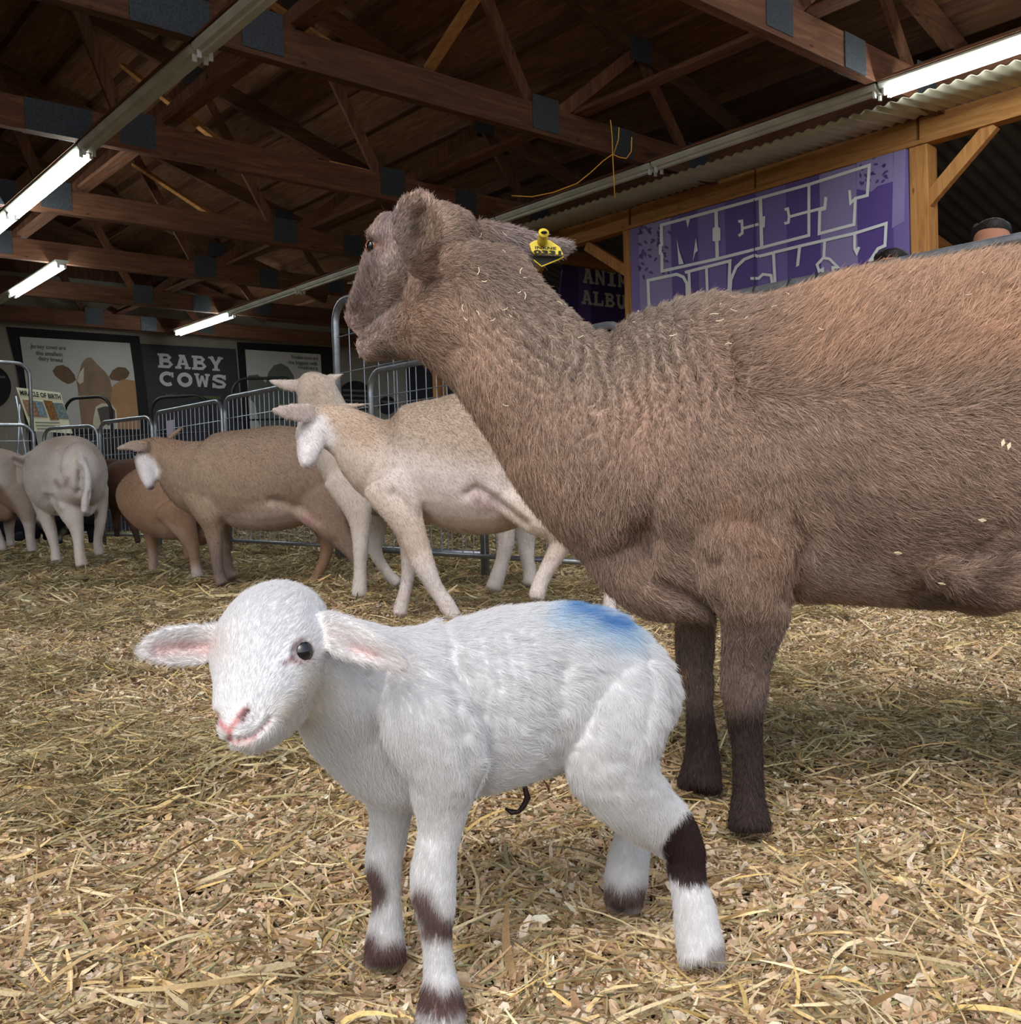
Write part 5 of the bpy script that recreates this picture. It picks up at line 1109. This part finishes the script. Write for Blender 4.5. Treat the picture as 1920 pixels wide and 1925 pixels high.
flock('pale ewe walking left between the brown white faced ewe and the big brown ewe', [
    ([(255, 625, d, 80, 70), (330, 655, d, 115, 85), (430, 705, d, 138, 110), (510, 770, d, 178, 150), (590, 830, d, 205, 190)], L4(seg=26)),
    ([(560, 850, d, 190, 170), (630, 862, d, 262, 215), (710, 866, d, 300, 250), (850, 848, d, 320, 290), (1000, 850, d, 362, 320), (1150, 846, d, 370, 320), (1300, 825, d, 335, 300), (1430, 800, d, 270, 240), (1520, 800, d, 180, 170), (1550, 810, d, 110, 120)], L4(seg=28)),
    ([(262, 610, d, 84, 75), (238, 690, d-.03, 82, 66), (226, 770, d-.06, 68, 54), (212, 835, d-.09, 46, 42), (203, 862, d-.1, 30, 34)], L4()),
    ([(225, 590, d-.07, 50, 26), (160, 592, d-.12, 52, 18), (95, 586, d-.15, 40, 15), (50, 580, d-.17, 24, 12), (30, 576, d-.18, 12, 9)], L4(cup=.15)), ([(360, 570, d+.12, 26, 16), (440, 558, d+.15, 20, 10), (500, 550, d+.17, 12, 8), (545, 543, d+.18, 5, 5)], L4()),
    ([(640, 960, d-.16, 150, 60), (700, 1090, d-.16, 108, 62), (752, 1210, d-.15, 76, 55), (790, 1310, d-.14, 66, 50), (825, 1400, d-.14, 56, 44), (880, 1505, d-.13, 42, 38), (935, 1585, d-.13, 43, 40), (975, 1650, d-.13, 40, 40)], L4(**LEG)),
    ([(720, 1120, d+.12, 100, 60), (742, 1250, d+.12, 60, 46), (742, 1350, d+.11, 47, 40), (733, 1430, d+.1, 36, 34), (715, 1520, d+.08, 32, 32), (698, 1590, d+.07, 38, 38), (690, 1635, d+.06, 36, 38)], L4(**LEG)),
    ([(1250, 900, d-.14, 210, 80), (1330, 1030, d-.16, 150, 75), (1410, 1130, d-.16, 104, 62), (1480, 1180, d-.15, 78, 54), (1525, 1235, d-.14, 64, 46), (1500, 1310, d-.13, 52, 42), (1450, 1400, d-.12, 42, 38), (1412, 1480, d-.12, 42, 38), (1396, 1545, d-.12, 44, 42)], L4(**LEG)),
    ([(1420, 950, d+.1, 150, 70), (1560, 1120, d+.1, 92, 60), (1680, 1260, d+.1, 56, 48), (1765, 1370, d+.1, 40, 40), (1778, 1470, d+.1, 35, 36), (1775, 1570, d+.09, 36, 38), (1768, 1635, d+.08, 40, 42)], L4(**LEG))], paintG, (860, 1165), sculpt=scG, fur=80000, eyes=((557, 793),), vox=.009)
# --- pale ewe standing behind her
d = 4.4
def paintF(s):
    s.col[:] = rgb(206, 194, 182); s.paint(rgb(184, 164, 142), s.w(z4((250, 420), (290, 520), (380, 640)), 34)*.7); s.paint(rgb(196, 184, 176), s.w(z4((330, 800), (420, 900)), 40)*.4)
    s.paint(rgb(196, 182, 176), s.w(z4((60, 440), (140, 450)), 14)*.6); s.paint(rgb(80, 72, 72), s.w(z4((690, 1490), (640, 1450)), 14)*.8); s.paint(rgb(216, 210, 206), sstep(980, 1020, s.y)*.6)
flock('pale ewe standing behind the walking pale ewe, ears spread wide above hers', [
    ([(262, 455, d, 90, 80), (300, 560, d+.02, 108, 90), (345, 690, d+.04, 132, 110), (410, 800, d+.06, 165, 140), (500, 870, d+.08, 220, 180), (620, 880, d+.1, 250, 220), (800, 868, d+.12, 262, 240), (1000, 860, d+.14, 262, 240), (1180, 865, d+.16, 245, 220), (1300, 880, d+.18, 180, 170)], L4(seg=26)),
    ([(255, 430, d, 82, 78), (245, 480, d-.01, 84, 74), (228, 545, d+.0, 66, 60), (212, 600, d+.02, 46, 46)], L4()),
    ([(180, 450, d, 34, 22), (120, 450, d, 36, 16), (60, 437, d, 26, 13), (15, 424, d, 12, 9)], L4(cup=.1)), ([(320, 420, d+.02, 26, 16), (360, 405, d+.02, 24, 10), (392, 392, d+.02, 15, 8), (415, 386, d+.02, 5, 5)], L4()),
    ([(420, 930, d-.02, 130, 60), (466, 1060, d-.03, 88, 55), (486, 1170, d-.03, 56, 46), (488, 1290, d-.03, 42, 40), (486, 1400, d-.03, 35, 35), (483, 1490, d-.03, 40, 40), (479, 1540, d-.03, 42, 42)], L4(**LEG)),
    ([(560, 1060, d+.2, 80, 50), (580, 1150, d+.2, 52, 44), (562, 1240, d+.19, 46, 40), (568, 1320, d+.18, 36, 36), (604, 1385, d+.17, 30, 30), (645, 1440, d+.16, 32, 32), (685, 1475, d+.15, 30, 30)], L4(**LEG)),
    ([(1200, 1000, d+.05, 120, 60), (1230, 1160, d+.05, 62, 48), (1238, 1270, d+.05, 44, 40), (1215, 1370, d+.05, 38, 36), (1190, 1450, d+.04, 42, 40), (1170, 1505, d+.03, 44, 44)], L4(**LEG)),
    ([(1280, 1000, d+.3, 110, 60), (1330, 1160, d+.3, 70, 48), (1340, 1260, d+.3, 50, 40), (1350, 1350, d+.29, 38, 36), (1362, 1430, d+.28, 36, 36), (1355, 1480, d+.27, 38, 40)], L4(**LEG))], paintF, (700, 1125), smooth=10, fur=50000)
# --- tan ewe between
d = 6.1
def paintD(s):
    s.col[:] = rgb(168, 134, 106); s.paint(rgb(150, 118, 92), s.w(z3((680, 960), (760, 900)), 30)*.6); s.paint(rgb(206, 190, 182), sstep(1050, 1075, s.y)*sstep(340, 352, s.x)); s.paint(rgb(190, 160, 136), s.poly(z3((780, 1180), (860, 1150), (960, 1200), (940, 1270), (830, 1240)), 8)*.8)
    s.paint(rgb(204, 180, 168), sstep(1020, 1050, s.y)*(s.x < 310)*.7)
flock('tan ewe turned away, behind the white faced brown ewe', [
    ([(690, 1015, d+.15, 70, 100), (735, 1020, d+.1, 140, 150), (830, 1035, d, 195, 190), (930, 1055, d-.1, 195, 190), (1010, 1070, d-.15, 150, 150), (1050, 1080, d-.2, 90, 90)], L3(seg=24)),
    ([(900, 1080, d-.3, 110, 70), (955, 1190, d-.3, 62, 50), (995, 1290, d-.3, 34, 34), (1008, 1370, d-.3, 27, 28), (1020, 1440, d-.3, 32, 34)], L3(**LEG)),
    ([(765, 1130, d+.1, 60, 50), (780, 1230, d+.15, 34, 34), (790, 1320, d+.2, 24, 26), (792, 1400, d+.25, 25, 27)], L3(**LEG)),
    ([(960, 1180, d, 60, 40), (966, 1270, d, 28, 26), (975, 1340, d, 24, 24)], L3(**LEG)), ([(1010, 1180, d-.1, 70, 70), (1060, 1230, d-.1, 60, 60)], L3())], paintD, (330, 1080), fur=30000)
# --- dark brown one behind it
d = 7.6
def paintC(s): s.col[:] = rgb(104, 72, 54); s.paint(rgb(60, 44, 40), sstep(985, 1000, s.y)*.8)
flock('dark brown sheep mostly hidden behind the tan ewe', [
    ([(590, 970, d+.2, 90, 90), (640, 960, d, 125, 120), (720, 960, d-.1, 130, 120), (800, 960, d-.1, 100, 100)], L3(seg=20)), ([(600, 860, d+.1, 30, 30), (570, 850, d+.1, 24, 24), (545, 845, d+.1, 14, 14)], L3()),
    ([(650, 1060, d, 60, 45), (685, 1160, d, 26, 28), (705, 1230, d, 16, 18), (714, 1262, d, 16, 18)], L3(**LEG)), ([(600, 1060, d+.3, 40, 36), (600, 1150, d+.3, 18, 20), (604, 1230, d+.3, 14, 16)], L3(**LEG))], paintC, (255, 1020))
# --- pale ewe seen from behind
RK = lambda **k: K(None, **k)
def paintB(s):
    s.col[:] = rgb(222, 210, 200); s.paint(rgb(196, 176, 158), s.w([(100, 830), (140, 825), (180, 845)], 22, near=False)*.8); s.paint(rgb(222, 216, 216), s.w([(65, 900), (90, 930)], 30)*.6)
    s.paint(rgb(150, 118, 112), s.w([(149, 885), (151, 900)], 6)*.9); s.paint(rgb(160, 140, 132), s.w([(105, 905), (112, 915)], 5)*.8); s.paint(rgb(160, 140, 132), s.w([(128, 900), (122, 912)], 6)*.7)
    s.paint(rgb(196, 160, 152), s.w([(145, 945), (168, 950)], 14)*.7); s.paint(rgb(226, 220, 216), (s.d < 6.7)*(s.x > 150)*(s.y < 970)*.8); s.paint(rgb(176, 146, 120), s.w([(158, 1000), (157, 1065)], 6)*.5); s.paint(rgb(122, 96, 88), s.w([(27, 862), (40, 868)], 7)*.9); s.paint(rgb(170, 150, 140), s.w([(185, 880), (190, 930)], 14)*.5)
def scB(s): s.push([(150, 880), (148, 925)], 7, -.03); s.push([(90, 935), (110, 965)], 8, -.015); s.push([(172, 930), (176, 970)], 6, -.02); s.push([(85, 925), (105, 925), (118, 955)], 6, .012)
flock('pale ewe seen from behind with a long white tail, second from the left edge', [
    ([(152, 880, 6.75, 50, 36), (146, 888, 6.85, 66, 52), (135, 893, 7.05, 74, 62), (115, 896, 7.35, 74, 64), (98, 895, 7.65, 62, 48), (84, 885, 7.9, 44, 36), (66, 868, 8.1, 24, 20)], RK(mode='z', seg=26)),
    ([(70, 866, 8.0, 22, 20), (52, 878, 8.1, 20, 18), (44, 900, 8.15, 13, 13), (40, 915, 8.2, 9, 10)], RK()),
    ([(58, 866, 8.0, 9, 5), (42, 868, 8.0, 11, 3), (30, 862, 8.0, 9, 3), (24, 857, 8.0, 5, 2)], RK(cup=.3)),
    ([(146, 852, 6.74, 10, 10), (154, 872, 6.66, 10, 9), (162, 895, 6.62, 10, 8), (163, 920, 6.6, 9, 8), (160, 945, 6.6, 8, 7), (158, 962, 6.6, 6, 6)], RK()),
    ([(118, 930, 6.85, 30, 20), (132, 960, 6.85, 24, 19), (143, 990, 6.86, 14, 14), (147, 1015, 6.86, 10, 10), (150, 1043, 6.86, 10, 10), (154, 1064, 6.85, 11, 12)], RK(**LEG)),
    ([(180, 920, 7.0, 24, 20), (187, 950, 7.05, 15, 15), (188, 985, 7.1, 10, 10), (184, 1015, 7.15, 8, 9), (187, 1040, 7.2, 9, 10)], RK(**LEG)),
    ([(72, 920, 7.5, 20, 18), (85, 965, 7.45, 15, 14), (96, 1000, 7.4, 11, 11), (103, 1030, 7.35, 8, 9), (106, 1056, 7.3, 10, 11)], RK(**LEG)),
    ([(150, 940, 6.95, 16, 16), (160, 952, 6.95, 20, 20), (168, 948, 6.95, 16, 16)], RK())], paintB, (140, 1066), sculpt=scB, fur=30000)
# --- ewe cut by the left edge
d = 8.3
def paintA(s):
    s.col[:] = rgb(180, 162, 148); s.paint(rgb(208, 200, 196), s.w([(-10, 880), (0, 905)], 14)*.8); s.paint(rgb(146, 116, 90), s.poly([(-80, 900), (0, 910), (28, 950), (40, 975), (10, 985), (-80, 990)], 6)*.9); s.paint(rgb(212, 204, 200), sstep(975, 990, s.y)*.8)
flock('grey brown ewe cut off by the left edge of the view', [
    ([(-170, 890, d, 50, 50), (-120, 905, d, 66, 66), (-50, 906, d, 68, 68), (10, 906, d, 60, 60), (40, 918, d, 46, 48), (55, 930, d, 28, 32)], RK(seg=22)),
    ([(30, 925, d-.1, 38, 26), (48, 955, d-.1, 22, 20), (55, 985, d-.1, 11, 12), (57, 1012, d-.1, 8, 9), (61, 1036, d-.1, 9, 10)], RK(**LEG)), ([(18, 960, d+.1, 14, 14), (17, 985, d+.15, 10, 10), (19, 1010, d+.2, 7, 8), (21, 1026, d+.2, 8, 9)], RK(**LEG)),
    ([(-30, 970, d-.1, 18, 18), (-8, 1000, d-.1, 9, 10), (3, 1024, d-.1, 8, 9), (4, 1034, d-.1, 9, 10)], RK(**LEG)), ([(-110, 960, d, 18, 18), (-112, 1000, d, 9, 9), (-112, 1036, d, 9, 10)], RK(**LEG)),
    ([(0, 955, d-.05, 26, 26), (22, 960, d-.05, 20, 20)], RK())], paintA, (20, 1040), fur=20000)
# --- black and white ones lying behind
def paintK(s):
    s.col[:] = rgb(26, 25, 32); s.paint(rgb(225, 225, 228), s.w([(70, 972), (84, 985)], 7, near=False)+s.w([(85, 990), (98, 995)], 5, near=False)); s.paint(rgb(215, 215, 218), s.w([(128, 990)], 3, near=False)); s.paint(rgb(190, 185, 175), s.w([(112, 1010), (120, 1000)], 5, near=False)*.9)
flock('black and white calf behind the legs of the pale ewe seen from behind', [
    ([(70, 985, 9.3, 16, 20), (90, 985, 9.3, 20, 26), (120, 982, 9.3, 24, 30), (155, 975, 9.3, 22, 28), (180, 975, 9.3, 16, 20)], RK(seg=18)), ([(70, 985, 9.25, 12, 12), (66, 1000, 9.2, 8, 8), (72, 1010, 9.2, 6, 6)], RK()),
    ([(112, 995, 9.3, 9, 9), (112, 1010, 9.3, 6, 6), (113, 1022, 9.3, 5, 6)], RK(**LEG)), ([(170, 990, 9.3, 9, 9), (172, 1010, 9.3, 6, 6), (172, 1020, 9.3, 5, 6)], RK(**LEG)), ([(82, 990, 9.3, 10, 10), (88, 1005, 9.3, 6, 7), (84, 1014, 9.3, 5, 6)], RK(**LEG))], paintK, (110, 1020), name='calf', vox=.014, smooth=4)
def paintK2(s): s.col[:] = rgb(38, 38, 50)
flock('dark calf lying behind the legs of the leftmost ewe', [([(-30, 985, 9.0, 22, 26), (0, 990, 9.0, 26, 30), (35, 990, 9.0, 26, 30), (58, 996, 9.0, 18, 20)], RK(seg=18)), ([(-32, 980, 9.0, 14, 14), (-48, 975, 9.0, 11, 11), (-58, 982, 9.0, 7, 8)], RK()), ([(40, 1008, 8.8, 10, 8), (20, 1012, 8.75, 6, 6), (8, 1014, 8.75, 5, 5)], RK())], paintK2, (20, 1010), name='calf', vox=.014, smooth=4)
# ================================================================== PEOPLE AT THE RAIL
M['skin'] = plain('skin', rgb(156, 112, 92), .5, 0, .06, 30); M['hair_dark'] = plain('dark_hair', rgb(18, 14, 13), .6, 0, .3, 90, .6); M['shirt_a'] = plain('navy_cloth', rgb(44, 48, 66), .9, 0, .1, 40, .3); M['shirt_b'] = plain('grey_cloth', rgb(120, 118, 120), .9, 0, .1, 40, .3); M['trouser'] = plain('denim', rgb(52, 62, 88), .9, 0, .12, 60, .3)
def w2px(p): x, y, d = proj(np.array([p])); return x[0], y[0], d[0]
def person(top, d, H, label, shirt, long_hair=False, hw=.078):
    """standing figure; top = pixel of the crown, facing the camera"""
    c = P(top[0], top[1], d); gx, gy = c.x, c.y; H = c.z
    fw = Vector((CAM.x-gx, CAM.y-gy, 0)).normalized(); rt = Vector((fw.y, -fw.x, 0))*-1
    def W(a, b, z): return Vector((gx, gy, 0))+rt*a+fw*b+Vector((0, 0, z*H))
    def chain(mb, rows, seg=16, cap=(.5, .5)):
        R = []
        for a, b, z, r, w in rows:
            x, y, dd = w2px(W(a, b, z)); R.append((x, y, dd, r*FPX/dd, w*FPX/dd))
        loft(mb, R, seg=seg, sub=4, cap=cap)
    mb = MB()
    chain(mb, [(0, .0, .955, hw*.95, .085), (0, .005, .925, hw, .095), (0, .015, .89, hw*.92, .085), (0, .025, .865, hw*.62, .06)], 22, (.75, .5))      # head
    chain(mb, [(0, .09, .915, .012, .012), (0, .115, .895, .016, .02)], 10)       # nose
    for s in (-1, 1): chain(mb, [(s*hw*.98, 0, .925, .012, .02), (s*hw*1.0, 0, .90, .009, .016)], 8)
    chain(mb, [(0, -.01, .90, .055, .055), (0, -.02, .84, .056, .055), (0, -.02, .81, .07, .06)], 16)
    chain(mb, [(0, -.02, .825, .11, .08), (0, -.02, .79, .19, .10), (0, 0, .72, .175, .11), (0, 0, .62, .155, .10), (0, 0, .54, .165, .11), (0, 0, .49, .15, .11)], 22)
    for s in (-1, 1):
        chain(mb, [(s*.17, -.02, .805, .055, .055), (s*.225, .0, .72, .046, .05), (s*.245, .03, .62, .038, .04), (s*.235, .15, .57, .034, .036), (s*.21, .27, .575, .026, .026)], 12)
        for k in range(4): chain(mb, [(s*(.205-.018*k+.02), .28, .575, .010, .010), (s*(.205-.018*k+.02), .33, .572-.0, .009, .009), (s*(.205-.018*k+.02), .35+.004*k, .558, .007, .007)], 8)
        chain(mb, [(s*.185, .27, .572, .011, .011), (s*.165, .30, .568, .009, .009), (s*.16, .33, .565, .007, .007)], 8)
        chain(mb, [(s*.085, 0, .51, .085, .085), (s*.09, .0, .38, .07, .075), (s*.095, .01, .27, .052, .056), (s*.10, -.01, .14, .045, .05), (s*.10, -.01, .035, .036, .04)], 14)
        chain(mb, [(s*.10, -.04, .028, .036, .036), (s*.10, .08, .022, .034, .045), (s*.11, .16, .018, .024, .04)], 12)
    me = fuse(mb, .0085, 4); s = Sculpt(me)
    # brow and eye hollows
    for sx in (-1, 1):
        x, y, dd = w2px(W(sx*.031, .09, .921)); s.push([(x, y)], .016*FPX/dd, -.008)
        x1, y1, _ = w2px(W(sx*.014, .095, .932)); x2, y2, _ = w2px(W(sx*.05, .085, .932)); s.push([(x1, y1), (x2, y2)], .008*FPX/dd, .003)
    x, y, dd = w2px(W(0, .1, .873)); s.push([(x-.02*FPX/dd, y), (x+.02*FPX/dd, y)], .005*FPX/dd, -.004); s.upd()
    s.col[:] = rgb(156, 112, 92)
    zz = s.co[:, 2]/H
    sh = rgb(44, 48, 66) if shirt == 'a' else rgb(120, 118, 120)
    ax = (s.co[:, :2]-np.array((gx, gy)))@np.array(rt.xy); fwd = (s.co[:, :2]-np.array((gx, gy)))@np.array(fw.xy)
    s.paint(sh, (zz < .822)*(fwd < .22)*1.0); s.paint(rgb(52, 62, 88), (zz < .51)*(fwd < .22)*1.0); s.paint(rgb(40, 36, 36), (zz < .045)*1.0)
    for sx in (-1, 1):
        x1, y1, dd = w2px(W(sx*.013, .095, .9315)); x2, y2, _ = w2px(W(sx*.05, .085, .931)); s.paint(rgb(50, 36, 32), s.w([(x1, y1), (x2, y2)], .005*FPX/dd))
    x, y, dd = w2px(W(0, .1, .873)); s.paint(rgb(160, 90, 84), s.w([(x-.02*FPX/dd, y), (x+.02*FPX/dd, y)], .006*FPX/dd))
    o = finish_body('person', me, s, M['coat_far'], label, 'person', Vector((gx, gy, 0)))
    mb = MB()
    def ch2(rows, **k):
        R = []
        for a, b, z, r, w in rows:
            x, y, dd = w2px(W(a, b, z)); R.append((x, y, dd, r*FPX/dd, w*FPX/dd))
        loft(mb, R, seg=20, sub=4, **k)
    ch2([(0, .006, .992, hw*.6, .06), (0, .004, .984, hw*.92, .088), (0, -.016, .97, hw*1.06, .09), (0, -.04, .95, hw*1.08, .08), (0, -.055, .92, hw*1.07, .072), (0, -.06, .885, hw*.9, .055)], cap=(.3, .4))
    if long_hair:
        ch2([(0, -.05, .93, hw*1.15, .07), (0, -.07, .86, hw*1.25, .06), (0, -.08, .79, hw*1.2, .05)]); 
    hm = fuse(mb, .008, 3); h = Sculpt(hm); h.push([(w2px(W(0, .09, .90))[0], w2px(W(0, .09, .90))[1])], 5, -.001); h.upd()
    hv = h.co-np.array(o.location); hm.vertices.foreach_set('co', hv.ravel().astype(np.float32)); hm.polygons.foreach_set('use_smooth', [True]*len(hm.polygons)); hm.materials.append(M['hair_dark'])
    ho = bpy.data.objects.new('hair', hm); COL.objects.link(ho); ho.parent = o
    for sx in (-1, 1): mk('eye', MB().ball(W(sx*.031, .078, .919)-o.location, .012, n=12), M['eye_black'], o, smooth=True)
    return o
person((1864, 413), 4.55, 0, 'person with short dark hair and bare forehead looking over the rail at the right edge', 'a')
person((1677, 469), 4.75, 0, 'person with black hair, only the crown showing above the rail beside the purple sign', 'b', True)
WORLD=.24
EXPO=0.08
# ================================================================== CAMERA, LIGHT
cd = bpy.data.cameras.new('camera'); cam = bpy.data.objects.new('camera', cd); COL.objects.link(cam)
cd.sensor_width = 36; cd.sensor_fit = 'HORIZONTAL'; cd.lens = 36*FPX/1920; cd.clip_start = .02; cd.clip_end = 200
m = Matrix.Identity(4)
for i in range(3): m[i][0] = _r[i]; m[i][1] = _u[i]; m[i][2] = -_f[i]; m[i][3] = CAM[i]
cam.matrix_world = m; scene.camera = cam
w = bpy.data.worlds.new('world'); scene.world = w; w.use_nodes = True
wt = w.node_tree; bg = wt.nodes['Background']
sk = wt.nodes.new('ShaderNodeTexSky'); sk.sky_type = 'NISHITA'; sk.sun_disc = False; sk.sun_elevation = math.radians(50); sk.sun_rotation = math.radians(200); sk.air_density = 1.0; sk.dust_density = 4.0
hs = wt.nodes.new('ShaderNodeHueSaturation'); hs.inputs['Saturation'].default_value = .6
wt.links.new(sk.outputs[0], hs.inputs['Color']); wt.links.new(hs.outputs[0], bg.inputs[0]); bg.inputs[1].default_value = WORLD
scene.view_settings.view_transform = 'Standard'; scene.view_settings.look = 'None'; scene.view_settings.gamma = 1; scene.view_settings.use_curve_mapping = False
scene.view_settings.exposure = EXPO
cy = scene.cycles; cy.use_adaptive_sampling = True; cy.adaptive_threshold = .035; cy.max_bounces = 5; cy.diffuse_bounces = 3; cy.glossy_bounces = 2; cy.transmission_bounces = 2; cy.transparent_max_bounces = 4
cy.use_denoising = True; cy.sample_clamp_indirect = 4.0
